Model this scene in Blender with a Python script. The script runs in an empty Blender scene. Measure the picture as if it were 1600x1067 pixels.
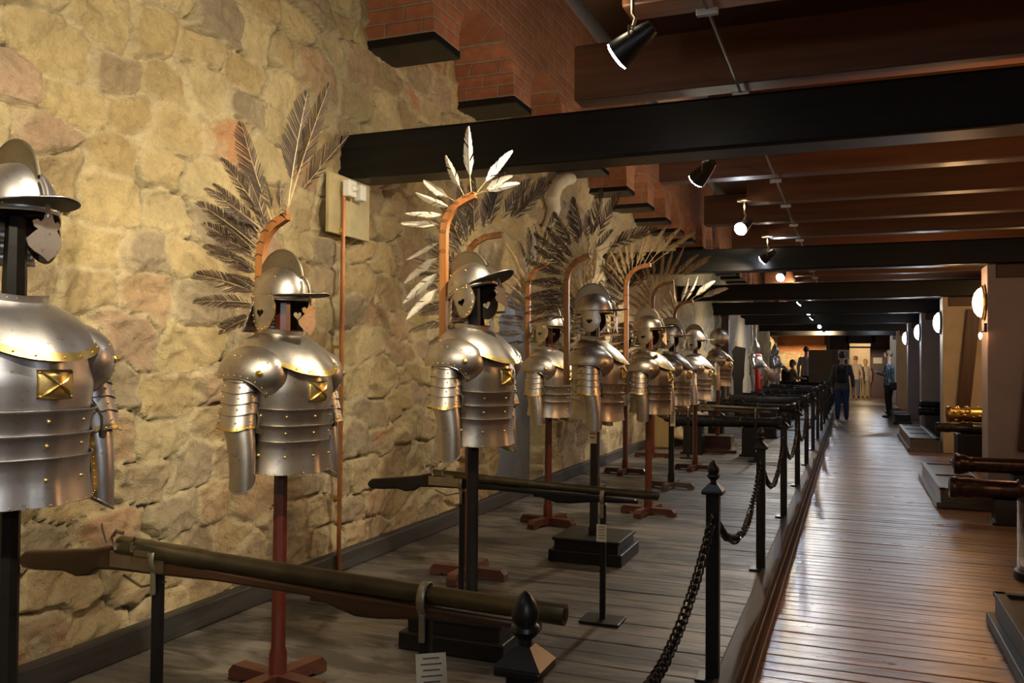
import bpy, bmesh, math, random
import numpy as np
from mathutils import Vector, Matrix, Euler
random.seed(7)
PI = math.pi
R = math.radians
COL = bpy.context.scene.collection
SC = bpy.context.scene

# ------------------------------------------------------------------ camera
cam_data = bpy.data.cameras.new('camera')
cam = bpy.data.objects.new('camera', cam_data)
COL.objects.link(cam)
cam.location = (0, 0, 1.42)
cam_data.sensor_width = 36.0
cam_data.lens = 1342.0 / 1600.0 * 36.0
cam_data.clip_start = 0.05
cam_data.clip_end = 200
cam.matrix_world = (Matrix.Translation((0, 0, 1.42)) @ Matrix.Rotation(R(21.5), 4, 'Z')
                    @ Matrix.Rotation(R(90 + 1.36), 4, 'X') @ Matrix.Rotation(R(0.5), 4, 'Z'))
SC.camera = cam

# ------------------------------------------------------------------ world, exposure
w = bpy.data.worlds.new('world'); SC.world = w
w.use_nodes = True
w.node_tree.nodes['Background'].inputs[0].default_value = (0.55, 0.5, 0.5, 1)
w.node_tree.nodes['Background'].inputs[1].default_value = 0.09
SC.view_settings.view_transform = 'Standard'
SC.view_settings.look = 'None'
SC.view_settings.exposure = 0.0
SC.view_settings.gamma = 1.0
SC.view_settings.use_curve_mapping = False

WARM = (1.0, 0.84, 0.58)
COOL = (0.78, 0.87, 1.0)
def spot(loc, target, power, col=WARM, size=95, blend=0.7, rad=0.05):
    d = bpy.data.lights.new('spot_light', 'SPOT')
    d.energy = power; d.color = col; d.spot_size = R(size); d.spot_blend = blend; d.shadow_soft_size = rad
    o = bpy.data.objects.new('spot_light', d); COL.objects.link(o)
    o.location = loc
    o.rotation_euler = (Vector(target) - Vector(loc)).to_track_quat('-Z', 'Y').to_euler()
    return o
def point(loc, power, col=WARM, rad=0.08):
    d = bpy.data.lights.new('lamp_light', 'POINT')
    d.energy = power; d.color = col; d.shadow_soft_size = rad
    o = bpy.data.objects.new('lamp_light', d); COL.objects.link(o); o.location = loc
    return o
# the row of ceiling spotlights: (y of the fixture, aim x, aim y, aim z, power, colour, lit face towards the room)
SPOTS = [(-0.15, -2.9, 1.0, 1.5, 260, WARM), (1.35, -2.9, 2.7, 1.7, 240, WARM), (3.3, -2.9, 3.6, 1.4, 210, WARM),
         (5.7, -2.6, 6.9, 1.3, 160, WARM), (8.05, -2.0, 5.6, 1.2, 150, WARM), (10.4, -2.9, 11.0, 1.3, 260, WARM), (12.7, -1.6, 10.3, 1.2, 130, COOL),
         (16.4, -1.9, 14.0, 1.2, 220, WARM), (18.0, -2.4, 18.2, 1.2, 200, WARM), (21.6, -1.9, 19.0, 1.2, 160, COOL), (24.0, -2.4, 24.2, 1.2, 220, WARM),
         (29.5, -1.9, 27.2, 1.2, 160, COOL), (34.0, -2.1, 39.0, 2.75, 1800, (1.0, 0.72, 0.42))]
for (y, ax, ay, az, pw, c) in SPOTS:
    p = Vector((-0.9 if y != 3.3 else -.80, y, 2.68)); t = Vector((ax, ay, az)); q = p + (t - p).normalized() * 0.09
    spot(q, t, pw, c, 100, 0.8, 0.05)
    point((-0.9, y - .02, 2.86), min(pw, 300) * .008, c, .03)  # added point fill above each head, lifts the dim brickwork
    spot((p.x - .03, y, 2.80), (-2.46, y + .5, 3.95), min(pw, 300) * .26, WARM, 110, 0.9, 0.03)   # added fill light thrown up at the brick arcade, no fixture of its own

# ------------------------------------------------------------------ helpers
def link(o, parent=None):
    COL.objects.link(o)
    if parent is not None: o.parent = parent
    return o
def props(o, label=None, cat=None, group=None, kind=None):
    if label: o['label'] = label
    if cat: o['category'] = cat
    if group: o['group'] = group
    if kind: o['kind'] = kind
    return o
def thing(name, label, cat, loc=(0, 0, 0), rz=0, group=None):
    o = bpy.data.objects.new(name, None); o.empty_display_size = 0.1
    link(o); o.location = loc; o.rotation_euler = (0, 0, rz)
    return props(o, label, cat, group)

def TR(loc=(0, 0, 0), rot=(0, 0, 0), s=(1, 1, 1)):
    return Matrix.LocRotScale(Vector(loc), Euler(rot), Vector(s))

class MB:
    def __init__(self): self.v = []; self.f = []; self.m = []; self.s = []; self.mi = 0; self.flat = False
    def add(self, vs, fs, M=None):
        b = len(self.v)
        self.v += [tuple(M @ Vector(p)) if M is not None else tuple(p) for p in vs]
        for f in fs: self.f.append(tuple(i + b for i in f)); self.m.append(self.mi); self.s.append(not self.flat)
        return self
    def box(self, c, s, rot=(0, 0, 0), M=None, bev=0.0):
        x, y, z = s[0] / 2, s[1] / 2, s[2] / 2
        self.flat = True
        T = TR(c, rot)
        if M is not None: T = M @ T
        b = min(bev, x * .9, y * .9, z * .9)
        if b <= 0:
            vs = [(i * x, j * y, k * z) for i in (-1, 1) for j in (-1, 1) for k in (-1, 1)]
            fs = [(0, 1, 3, 2), (4, 6, 7, 5), (0, 4, 5, 1), (2, 3, 7, 6), (0, 2, 6, 4), (1, 5, 7, 3)]
            self.add(vs, fs, T); self.flat = False; return self
        bm = bmesh.new(); bmesh.ops.create_cube(bm, size=1)
        for v in bm.verts: v.co = Vector((v.co.x * s[0], v.co.y * s[1], v.co.z * s[2]))
        bmesh.ops.bevel(bm, geom=bm.edges[:], offset=b, segments=2, affect='EDGES', profile=.5)
        bm.verts.index_update()
        self.add([v.co[:] for v in bm.verts], [[v.index for v in f.verts] for f in bm.faces], T); bm.free(); self.flat = False
        return self
    def tube(self, path, rad, n=8, M=None, cap=True, ry=1.0, up=(0, 0, 1), phase=0):
        P = [Vector(p) for p in path]
        if not hasattr(rad, '__len__'): rad = [rad] * len(P)
        vs = []; fs = []
        prev = None
        for i, p in enumerate(P):
            t = (P[min(i + 1, len(P) - 1)] - P[max(i - 1, 0)]).normalized()
            if prev is None:
                u = Vector(up).cross(t)
                if u.length < 1e-4: u = Vector((1, 0, 0)).cross(t)
                u.normalize()
            else:
                u = prev - t * prev.dot(t); u.normalize()
            prev = u; b = t.cross(u)
            for k in range(n):
                a = 2 * PI * k / n + phase
                vs.append(p + u * math.cos(a) * rad[i] + b * math.sin(a) * rad[i] * ry)
        for i in range(len(P) - 1):
            for k in range(n):
                fs.append((i * n + k, i * n + (k + 1) % n, (i + 1) * n + (k + 1) % n, (i + 1) * n + k))
        if cap:
            fs.append(tuple(range(n))[::-1]); fs.append(tuple((len(P) - 1) * n + k for k in range(n)))
        return self.add(vs, fs, M)
    def lathe(self, prof, n=20, M=None, sq=1.0):
        vs = []; fs = []
        for (r, z) in prof:
            for k in range(n):
                a = 2 * PI * k / n; vs.append((r * math.cos(a), r * math.sin(a) * sq, z))
        for i in range(len(prof) - 1):
            for k in range(n):
                fs.append((i * n + k, i * n + (k + 1) % n, (i + 1) * n + (k + 1) % n, (i + 1) * n + k))
        fs.append(tuple(range(n))[::-1]); fs.append(tuple((len(prof) - 1) * n + k for k in range(n)))
        return self.add(vs, fs, M)
    def prism(self, poly, h, M=None):
        n = len(poly)
        vs = [(x, y, -h / 2) for x, y in poly] + [(x, y, h / 2) for x, y in poly]
        fs = [tuple(range(n))[::-1], tuple(range(n, 2 * n))] + [(i, (i + 1) % n, n + (i + 1) % n, n + i) for i in range(n)]
        return self.add(vs, fs, M)
    def grid(self, fn, nu, nv, M=None, closed=False):
        vs = [fn(i / nu, j / nv) for i in range(nu + (0 if closed else 1)) for j in range(nv + 1)]
        fs = []
        N = nu if closed else nu + 1
        for i in range(nu):
            for j in range(nv):
                a = i * (nv + 1) + j; b = ((i + 1) % N) * (nv + 1) + j
                fs.append((a, b, b + 1, a + 1))
        return self.add(vs, fs, M)
    def sph(self, c, r, n=8, m=5, s=(1, 1, 1), M=None):
        T = TR(c, (0, 0, 0), s)
        if M is not None: T = M @ T
        vs = [(0, 0, -r)]; fs = []
        for i in range(1, m):
            t = PI * i / m - PI / 2
            for k in range(n):
                a = 2 * PI * k / n; vs.append((r * math.cos(t) * math.cos(a), r * math.cos(t) * math.sin(a), r * math.sin(t)))
        vs.append((0, 0, r))
        for k in range(n): fs.append((0, 1 + (k + 1) % n, 1 + k))
        for i in range(m - 2):
            for k in range(n):
                a = 1 + i * n; fs.append((a + k, a + (k + 1) % n, a + n + (k + 1) % n, a + n + k))
        b = 1 + (m - 2) * n
        for k in range(n): fs.append((b + k, b + (k + 1) % n, len(vs) - 1))
        return self.add(vs, fs, T)
    def mesh(self, name, mats, smooth=35):
        me = bpy.data.meshes.new(name)
        me.from_pydata(self.v, [], self.f)
        if not isinstance(mats, (list, tuple)): mats = [mats]
        for m in mats: me.materials.append(m)
        if len(mats) > 1: me.polygons.foreach_set('material_index', self.m)
        me.update()
        if smooth:
            me.set_sharp_from_angle(angle=R(smooth))
            me.polygons.foreach_set('use_smooth', self.s)
        return me
    def build(self, name, mats, parent=None, smooth=35, solid=0, loc=(0, 0, 0), rot=(0, 0, 0), off=-1):
        o = bpy.data.objects.new(name, self.mesh(name, mats, smooth))
        link(o, parent); o.location = loc; o.rotation_euler = rot
        if solid:
            md = o.modifiers.new('solidify', 'SOLIDIFY'); md.thickness = solid; md.offset = off
        return o

# ------------------------------------------------------------------ materials
class NT:
    def __init__(self, name):
        self.mat = bpy.data.materials.new(name); self.mat.use_nodes = True
        self.t = self.mat.node_tree; self.b = self.t.nodes['Principled BSDF']
    def n(self, typ, **k):
        nd = self.t.nodes.new(typ)
        for a, v in k.items():
            if a.startswith('_'): nd.inputs[a[1:].replace('_', ' ')].default_value = v
            else: setattr(nd, a, v)
        return nd
    def l(self, a, b): self.t.links.new(a, b)
    def coord(self, scale=(1, 1, 1), kind='Object', rot=(0, 0, 0)):
        tc = self.n('ShaderNodeTexCoord'); mp = self.n('ShaderNodeMapping')
        mp.inputs['Scale'].default_value = scale; mp.inputs['Rotation'].default_value = rot
        self.l(tc.outputs[kind], mp.inputs[0]); return mp.outputs[0]
    def noise(self, vec, scale, detail=4, rough=.55, dist=0):
        nd = self.n('ShaderNodeTexNoise'); nd.inputs['Scale'].default_value = scale
        nd.inputs['Detail'].default_value = detail; nd.inputs['Roughness'].default_value = rough; nd.inputs['Distortion'].default_value = dist
        self.l(vec, nd.inputs['Vector']); return nd.outputs['Fac']
    def ramp(self, fac, stops):
        r = self.n('ShaderNodeValToRGB'); e = r.color_ramp.elements
        while len(e) > len(stops): e.remove(e[-1])
        while len(e) < len(stops): e.new(1)
        for i, (p, c) in enumerate(stops):
            e[i].position = p; e[i].color = (c, c, c, 1) if not hasattr(c, '__len__') else (*c, 1)
        self.l(fac, r.inputs[0]); return r.outputs[0]
    def mix(self, f, a, b, typ='MIX'):
        m = self.n('ShaderNodeMix', data_type='RGBA', blend_type=typ)
        for k, v in ((0, f), (6, a), (7, b)):
            if hasattr(v, 'node'): self.l(v, m.inputs[k])
            else: m.inputs[k].default_value = v if k == 0 else (*v, 1)
        return m.outputs[2]
    def bump(self, h, s=.3, d=.01, prev=None):
        b = self.n('ShaderNodeBump'); b.inputs['Strength'].default_value = s; b.inputs['Distance'].default_value = d
        self.l(h, b.inputs['Height'])
        if prev is not None: self.l(prev, b.inputs['Normal'])
        return b.outputs[0]
    def set(self, **k):
        for a, v in k.items():
            a = a.replace('_', ' ')
            if hasattr(v, 'node'): self.l(v, self.b.inputs[a])
            elif hasattr(v, '__len__') and len(v) == 3: self.b.inputs[a].default_value = (*v, 1)
            else: self.b.inputs[a].default_value = v
        return self.mat

def simple(name, col, rough=.5, metal=0, var=.12, scale=12, bump=.0, coat=0):
    t = NT(name); c = t.coord(); f = t.noise(c, scale, 5)
    a = tuple(x * (1 - var) for x in col); b = tuple(min(1, x * (1 + var)) for x in col)
    cc = t.ramp(f, [(.3, a), (.7, b)])
    t.set(Base_Color=cc, Metallic=metal, Roughness=rough)
    if coat: t.set(Coat_Weight=coat)
    if bump: t.set(Normal=t.bump(f, bump, .004))
    return t.mat
def emit(name, col, s):
    t = NT(name); t.set(Base_Color=col, Emission_Color=col, Emission_Strength=s); return t.mat
def steel(name, base, dark, rough, patina=.5):
    t = NT(name); c = t.coord()
    f = t.noise(c, 9, 6, .65); g = t.noise(c, 60, 4, .6); h = t.noise(c, 3.5, 3)
    m = t.ramp(f, [(.42, 0.0), (.75, patina)])
    col = t.mix(m, base, dark)
    sp = t.ramp(g, [(.60, 0.0), (.72, .45)])
    col = t.mix(sp, col, (.12, .075, .045))
    rr = t.n('ShaderNodeMapRange'); t.l(f, rr.inputs[0]); rr.inputs[3].default_value = rough - .07; rr.inputs[4].default_value = rough + .15
    b1 = t.bump(h, .35, .012); b2 = t.bump(g, .08, .003, b1)
    return t.set(Base_Color=col, Metallic=1.0, Roughness=rr.outputs[0], Normal=b2)
def woodmat(name, c1, c2, rough=.45, axis='Z', coat=0.0, scale=1.0):
    t = NT(name)
    s = {'Z': (22, 22, 1.6), 'X': (1.6, 22, 22), 'Y': (22, 1.6, 22)}[axis]
    c = t.coord(tuple(k * scale for k in s)); f = t.noise(c, 1.0, 6, .6, .6)
    col = t.ramp(f, [(.3, c1), (.7, c2)])
    return t.set(Base_Color=col, Roughness=rough, Coat_Weight=coat, Coat_Roughness=.2, Normal=t.bump(f, .15, .003))

M = {}
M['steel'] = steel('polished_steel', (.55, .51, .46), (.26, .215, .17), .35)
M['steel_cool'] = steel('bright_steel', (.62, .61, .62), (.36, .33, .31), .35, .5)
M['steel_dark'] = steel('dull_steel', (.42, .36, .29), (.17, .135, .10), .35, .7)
M['comb'] = steel('matt_steel', (.30, .27, .20), (.16, .14, .10), .45, .6)
M['brass'] = steel('brass', (.75, .55, .20), (.34, .25, .08), .34, .5)
M['leather'] = simple('dark_leather', (.030, .020, .015), .6, 0, .3, 20)
M['redwood'] = woodmat('red_brown_stained_wood', (.055, .009, .005), (.115, .019, .008), .32, 'Z', .4)
M['redwood_x'] = woodmat('red_brown_base_wood', (.055, .016, .011), (.11, .034, .022), .4, 'X', .3)
M['greywood'] = woodmat('grey_brown_base_wood', (.06, .045, .035), (.13, .10, .08), .4, 'X', .3)
M['blackwood'] = woodmat('black_painted_wood', (.007, .0065, .006), (.014, .0125, .011), .38, 'X', .0)
M['wingwood'] = woodmat('orange_brown_frame_wood', (.20, .075, .022), (.42, .17, .05), .35, 'Z', .4)
M['stock'] = woodmat('walnut_gun_stock', (.035, .015, .007), (.10, .040, .017), .35, 'X', .3)
M['blackwood'].node_tree.nodes['Principled BSDF'].inputs['Specular IOR Level'].default_value = .28
M['barrel'] = simple('browned_gun_barrel', (.115, .095, .055), .36, .85, .25, 14)
M['iron'] = simple('black_painted_iron', (.012, .012, .013), .38, .2, .3, 18, .05)
M['chain'] = simple('dark_chain_metal', (.045, .042, .04), .28, .9, .3, 40)
M['cannon'] = simple('black_cannon_iron', (.045, .042, .042), .33, .75, .35, 22, .12)
M['cannon_brown'] = simple('brown_cannon_iron', (.07, .045, .035), .3, .8, .35, 22, .15)
M['bronze'] = simple('gilded_bronze', (.50, .34, .11), .34, .9, .35, 12, .25)
M['paper'] = simple('cream_card', (.72, .66, .46), .7, 0, .04, 8)
M['ink'] = simple('printed_ink', (.10, .08, .06), .8)
M['white_plastic'] = simple('white_plastic', (.75, .73, .66), .4, 0, .03)
M['tanboard'] = woodmat('tan_plywood', (.42, .29, .11), (.55, .39, .16), .5, 'Z')
M['black'] = simple('matt_black', (.008, .008, .008), .7)
M['plaster'] = simple('grey_lilac_plaster', (.40, .35, .36), .85, 0, .06, 5, .2)
M['plaster_cream'] = simple('cream_plaster', (.52, .44, .33), .85, 0, .1, 4, .2)
M['plum'] = simple('plum_painted_panel', (.105, .055, .058), .45, 0, .1, 6)
M['greydoor'] = NT('grey_blue_sheet_metal')
t = M['greydoor']; c = t.coord(); f = t.noise(c, 3, 6, .6); g = t.noise(c, 40, 3)
M['greydoor'] = t.set(Base_Color=t.ramp(f, [(.3, (.13, .14, .165)), (.7, (.22, .235, .27))]), Metallic=.25, Roughness=.5, Normal=t.bump(g, .15, .004))
M['lamp_glass'] = emit('lit_lamp_glass', (1.0, .70, .36), 9)
M['lamp_glass_white'] = emit('lit_white_lamp_glass', (.80, .9, 1.0), 22)
M['lens'] = emit('lit_spotlight_lens', (.85, .92, 1.0), 90)
M['bulb'] = emit('lit_candle_bulb', (1.0, .40, .16), 30)
M['sign_green'] = emit('green_exit_sign', (.05, .42, .25), .8)
M['glass'] = NT('clear_glass').set(Base_Color=(.9, .93, .9), Transmission_Weight=1.0, Roughness=.03, IOR=1.45)
M['lime'] = simple('pale_carved_stone', (.74, .68, .52), .8, 0, .1, 10, .2)

def feathermat(name, a, b, d):
    t = NT(name); c = t.coord(); f = t.noise(c, 14, 5, .6); g = t.noise(t.coord((60, 60, 9)), 1, 2)
    col = t.mix(t.ramp(g, [(.45, 0.0), (.65, .5)]), t.ramp(f, [(.3, a), (.7, b)]), d)
    return t.set(Base_Color=col, Roughness=.6)
M['f_dark'] = feathermat('dark_brown_feather', (.040, .026, .017), (.10, .065, .042), (.025, .016, .011))
M['f_black'] = feathermat('black_tipped_feather', (.03, .022, .016), (.085, .06, .04), (.02, .015, .012))
M['f_tan'] = feathermat('tan_feather', (.26, .17, .075), (.46, .32, .15), (.14, .09, .04))
M['f_white'] = feathermat('white_feather', (.62, .57, .46), (.82, .78, .68), (.48, .42, .32))
M['quill'] = simple('feather_quill', (.55, .42, .22), .45)

# planked floors: boards run across the hall
def planks(name, pal, roughs, coat, wear):
    t = NT(name)
    at = t.n('ShaderNodeVertexColor', layer_name='tone')
    grain = t.noise(t.coord((1.6, 46, 46)), 1.0, 8, .7, .4)
    patch = t.noise(t.coord((1.3, 3.6, 1)), 1.0, 8, .70, .8)
    lump = t.noise(t.coord((5.0, 20, 1)), 1.0, 5, .65)
    col = t.ramp(grain, [(.3, pal[0]), (.55, pal[1]), (.8, pal[2])])
    worn = t.ramp(patch, [(.46, 0.0), (.56, wear)])
    col = t.mix(worn, col, pal[3])
    col = t.mix(1.0, col, at.outputs[0], 'MULTIPLY')
    t.l(col, t.b.inputs['Base Color'])
    rr = t.n('ShaderNodeMapRange'); t.l(patch, rr.inputs[0]); rr.inputs[1].default_value = .3; rr.inputs[2].default_value = .7
    rr.inputs[3].default_value = roughs[0]; rr.inputs[4].default_value = roughs[1]
    t.l(rr.outputs[0], t.b.inputs['Roughness'])
    n2 = t.bump(grain, .3, .004); n3 = t.bump(lump, .55 if coat else .3, .010, n2)
    t.l(n3, t.b.inputs['Normal'])
    t.b.inputs['Coat Weight'].default_value = coat; t.b.inputs['Coat Roughness'].default_value = .16
    t.l(n3, t.b.inputs['Coat Normal'])
    return t.mat
def boards(name, x0, x1, y0, y1, ztop, wd, mat, seed, tilt=.012, gap=.005, thick=.05):
    rr = random.Random(seed); V = []; F = []; C = []
    y = y0; nx = 14
    while y < y1:
        ww = wd * rr.uniform(.88, 1.12); tn = rr.uniform(.72, 1.15); tl = rr.uniform(-tilt, tilt); dz = rr.uniform(-.0015, .0015)
        cupd = rr.uniform(.0008, .0022); b = len(V)
        prof = [(gap / 2, -thick), (gap / 2, -.004), (gap / 2 + .003, -.0006), (ww * .25, -cupd * .4), (ww * .5, -cupd), (ww * .75, -cupd * .4), (ww - gap / 2 - .003, -.0006), (ww - gap / 2, -.004), (ww - gap / 2, -thick)]
        wob = [rr.uniform(-.0012, .0012) for _ in range(nx + 1)]
        for i in range(nx + 1):
            x = x0 + (x1 - x0) * i / nx
            for (py, pz) in prof:
                V.append((x, y + py, ztop + pz + dz + (py - ww / 2) * (tl + wob[i] * 6) + wob[i] - .002)); C.append((tn, tn * rr.uniform(.995, 1.005), tn, 1))
        n = len(prof)
        for i in range(nx):
            for k in range(n - 1): F.append((b + i * n + k, b + (i + 1) * n + k, b + (i + 1) * n + k + 1, b + i * n + k + 1))
        y += ww
    b = len(V)
    V += [(x0, y0, ztop - thick * .8), (x1, y0, ztop - thick * .8), (x1, y, ztop - thick * .8), (x0, y, ztop - thick * .8)]; C += [(.05, .05, .05, 1)] * 4; F.append((b, b + 1, b + 2, b + 3))
    me = bpy.data.meshes.new(name); me.from_pydata(V, [], F); me.materials.append(mat)
    ca = me.color_attributes.new('tone', 'FLOAT_COLOR', 'POINT'); ca.data.foreach_set('color', [c for q in C for c in q])
    me.set_sharp_from_angle(angle=R(40)); me.polygons.foreach_set('use_smooth', [True] * len(F)); me.update()
    o = bpy.data.objects.new(name, me); link(o); return o
M['floor'] = planks('varnished_brown_boards', [(.16, .080, .042), (.29, .16, .088), (.40, .245, .145), (.19, .105, .062)], (.24, .44), .5, .5)
M['deck'] = planks('worn_grey_boards', [(.115, .102, .086), (.175, .157, .13), (.24, .215, .178), (.045, .040, .035)], (.42, .6), .0, .85)
M['curb'] = woodmat('dark_edge_timber', (.03, .022, .018), (.075, .055, .044), .62, 'Y', .0)
M['curb2'] = woodmat('brown_edge_moulding', (.06, .034, .02), (.14, .085, .05), .46, 'Y', .0)
M['skirt'] = woodmat('charcoal_skirting', (.022, .021, .02), (.06, .056, .052), .5, 'Y')
M['beam'] = woodmat('black_tie_beam', (.005, .0045, .004), (.011, .010, .009), .36, 'X', .0)
M['beam'].node_tree.nodes['Principled BSDF'].inputs['Specular IOR Level'].default_value = .22
M['joist'] = woodmat('red_brown_joist', (.07, .025, .010), (.15, .055, .021), .5, 'X', .1, .6)
M['ceil'] = woodmat('dark_ceiling_boards', (.035, .016, .009), (.08, .035, .018), .6, 'X', 0, .6)
M['strut'] = woodmat('dark_brown_strut', (.045, .018, .012), (.10, .045, .03), .5, 'Z')

def brickmat(name, c1, c2, mort, sc=1.0):
    t = NT(name); tc = t.n('ShaderNodeTexCoord'); sx = t.n('ShaderNodeSeparateXYZ'); cb = t.n('ShaderNodeCombineXYZ'); ad = t.n('ShaderNodeMath', operation='ADD')
    t.l(tc.outputs['Object'], sx.inputs[0]); t.l(sx.outputs[0], ad.inputs[0]); t.l(sx.outputs[1], ad.inputs[1]); t.l(ad.outputs[0], cb.inputs[0]); t.l(sx.outputs[2], cb.inputs[1])
    br = t.n('ShaderNodeTexBrick'); t.l(cb.outputs[0], br.inputs['Vector'])
    for k, v in (('Scale', sc), ('Mortar Size', .009), ('Mortar Smooth', .4), ('Brick Width', .27), ('Row Height', .088)): br.inputs[k].default_value = v
    br.inputs['Color1'].default_value = (*c1, 1); br.inputs['Color2'].default_value = (*c2, 1); br.inputs['Mortar'].default_value = (*mort, 1)
    n = t.noise(t.coord(), 14, 5)
    col = t.mix(t.ramp(n, [(.35, 0.0), (.75, .55)]), br.outputs['Color'], tuple(x * .45 for x in c1))
    inv = t.n('ShaderNodeMath', operation='SUBTRACT'); inv.inputs[0].default_value = 1; t.l(br.outputs['Fac'], inv.inputs[1])
    return t.set(Base_Color=col, Roughness=.85, Normal=t.bump(n, .4, .01, t.bump(inv.outputs[0], .8, .01)))
M['brick'] = brickmat('old_red_brick', (.46, .17, .08), (.34, .115, .055), (.34, .25, .17))
M['brick_end'] = brickmat('orange_brick', (.66, .26, .09), (.52, .20, .075), (.50, .34, .19))

def stonemat():
    t = NT('rubble_stone'); at = t.n('ShaderNodeVertexColor', layer_name='stone')
    c = t.coord(); f = t.noise(c, 26, 8, .7); g = t.noise(c, 5, 6, .65, .8); h = t.noise(c, 110, 4, .7)
    col = t.mix(t.ramp(f, [(.3, .35), (.52, 0.0)]), at.outputs[0], (.20, .14, .08))
    col = t.mix(t.ramp(g, [(.55, 0.0), (.75, .55)]), col, (.66, .55, .33))
    col = t.mix(t.ramp(f, [(.58, 0.0), (.75, .6)]), col, (.72, .62, .42))
    n1 = t.bump(f, 1.0, .03); n2 = t.bump(h, .6, .008, n1); n3 = t.bump(g, .6, .04, n2)
    return t.set(Base_Color=col, Roughness=.9, Normal=n3)
M['stone'] = stonemat()

# ------------------------------------------------------------------ the setting
XW = -2.94      # stone wall
XE = -0.45      # platform edge
PZ = 0.15       # platform height
def hashn(i, j, s):
    n = (i * 374761393 + j * 668265263 + s * 1442695041) & 0x7fffffff
    n = ((n ^ (n >> 13)) * 1274126177) & 0x7fffffff
    return ((n ^ (n >> 16)) & 0xffffff) / float(0xffffff)
def vnoise(x, y, s):
    xi = np.floor(x).astype(np.int64); yi = np.floor(y).astype(np.int64); fx = x - xi; fy = y - yi
    fx = fx * fx * (3 - 2 * fx); fy = fy * fy * (3 - 2 * fy)
    a = hashn(xi, yi, s); b = hashn(xi + 1, yi, s); c = hashn(xi, yi + 1, s); d = hashn(xi + 1, yi + 1, s)
    return (a * (1 - fx) + b * fx) * (1 - fy) + (c * (1 - fx) + d * fx) * fy
def fbm(x, y, s, o=4):
    r = 0; a = .5; t = 0
    for k in range(o):
        r = r + a * vnoise(x * 2 ** k, y * 2 ** k, s + k); t += a; a *= .5
    return r / t
DOOR = (7.12, 8.30, 2.22)
PALETTE = np.array([(.47, .35, .17), (.53, .41, .21), (.42, .31, .16), (.56, .45, .25), (.37, .28, .17), (.46, .31, .18), (.44, .30, .20), (.50, .38, .20), (.34, .27, .18)])
def stone_wall(name, y0, y1, z0, z1, res, sx, sy, axis='X', at=XW, door=False, lift=1.0, seed=3, shift=None):
    ny = int((y1 - y0) / res) + 1; nz = int((z1 - z0) / res) + 1
    Y, Z = np.meshgrid(np.linspace(y0, y1, ny), np.linspace(z0, z1, nz), indexing='ij')
    wy = Y + .11 * (fbm(Y * 2.2, Z * 2.2, 11, 3) - .5) * 2 + .03 * (fbm(Y * 11, Z * 11, 17, 2) - .5)
    wz = Z + .085 * (fbm(Y * 1.8, Z * 1.8, 23, 3) - .5) * 2 + .025 * (fbm(Y * 9, Z * 9, 29, 2) - .5)
    J0 = np.floor(wz / sy).astype(np.int64)
    F1 = np.full(Y.shape, 9e9); F2 = np.full(Y.shape, 9e9); ID = np.zeros(Y.shape); RI = np.zeros(Y.shape); RJ = np.zeros(Y.shape)
    for dj in (-1, 0, 1):
        j = J0 + dj
        offs = hashn(j, j * 0 + 5, seed)
        I0 = np.floor(wy / sx - offs).astype(np.int64)
        for di in (-2, -1, 0, 1, 2):
            i = I0 + di
            cx = (i + offs + .5 + (hashn(i, j, seed + 1) - .5) * .62) * sx
            cz = (j + .5 + (hashn(i, j, seed + 2) - .5) * .34) * sy
            d = ((np.abs(wy - cx) / sx) ** 4.5 + (np.abs(wz - cz) / sy * .95) ** 4.5) ** (1 / 4.5) - .22 * hashn(i, j, seed + 3)
            m = d < F1
            F2 = np.where(m, F1, np.minimum(F2, d)); F1 = np.where(m, d, F1)
            RI = np.where(m, hashn(i, j, seed + 4), RI); RJ = np.where(m, hashn(i, j, seed + 6), RJ)
    e = F2 - F1
    sm = lambda a, b, v: np.clip((v - a) / (b - a), 0, 1) ** 2 * (3 - 2 * np.clip((v - a) / (b - a), 0, 1))
    nn = fbm(Y * 7, Z * 7, 41, 4)
    smear = fbm(Y * 1.1, Z * 1.1, 77, 3)                 # how much mortar is smeared over the joints
    body = sm(.0, .11, e + (nn - .5) * .20)
    depth = (.018 + .036 * RJ) * (1.25 - .85 * sm(.40, .60, smear))
    rg = 1 - np.abs(fbm(Y * 5.5 + 3 * RI, Z * 7.5 + 3 * RJ, 101, 4) * 2 - 1)
    H = body * depth + (nn - .5) * .036 + (fbm(Y * 22, Z * 26, 61, 4) - .5) * .026 + (fbm(Y * .7, Z * .7, 91, 2) - .5) * .06 + body * (rg - .7) * .035
    H += (RI - .5) * .05 * (Y * 0 + body) * 0.6
    crack = (1 - sm(.0, .045, e + (nn - .5) * .05)) * sm(.46, .6, fbm(Y * 2.7, Z * 2.7, 55, 2))
    H -= crack * .04
    mort = 1 - sm(.05, .20, e + (nn - .5) * .10)
    idx = (RI * 8.99).astype(int)
    C = PALETTE[idx] * (.62 + .16 * RJ + .6 * fbm(Y * 4, Z * 5, 7, 4))[..., None] * np.array((1.0, 1.0, .94))
    red = (sm(.95, .96, RJ) * sm(.42, .55, nn))[..., None] * .8
    C = C * (1 - red) + np.array((.50, .25, .11)) * red
    lowz = sm(2.0, 1.1, Z) if False else np.clip((1.7 - Z) / 1.2, 0, 1)
    pink = (lowz * (.35 + .6 * fbm(Y * 1.7, Z * 1.7, 33, 3)))[..., None]
    C = C * (1 - pink * .55) + np.array((.44, .34, .22)) * pink * .55
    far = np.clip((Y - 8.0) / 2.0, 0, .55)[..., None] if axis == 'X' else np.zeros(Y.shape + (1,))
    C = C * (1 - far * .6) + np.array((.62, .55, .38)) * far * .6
    mc = np.array((.60, .50, .30))
    C = C * (1 - mort[..., None] * .75) + mc * mort[..., None] * .75
    C *= (1 - crack * .6)[..., None] * 1.2
    base = np.zeros(Y.shape)
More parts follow.
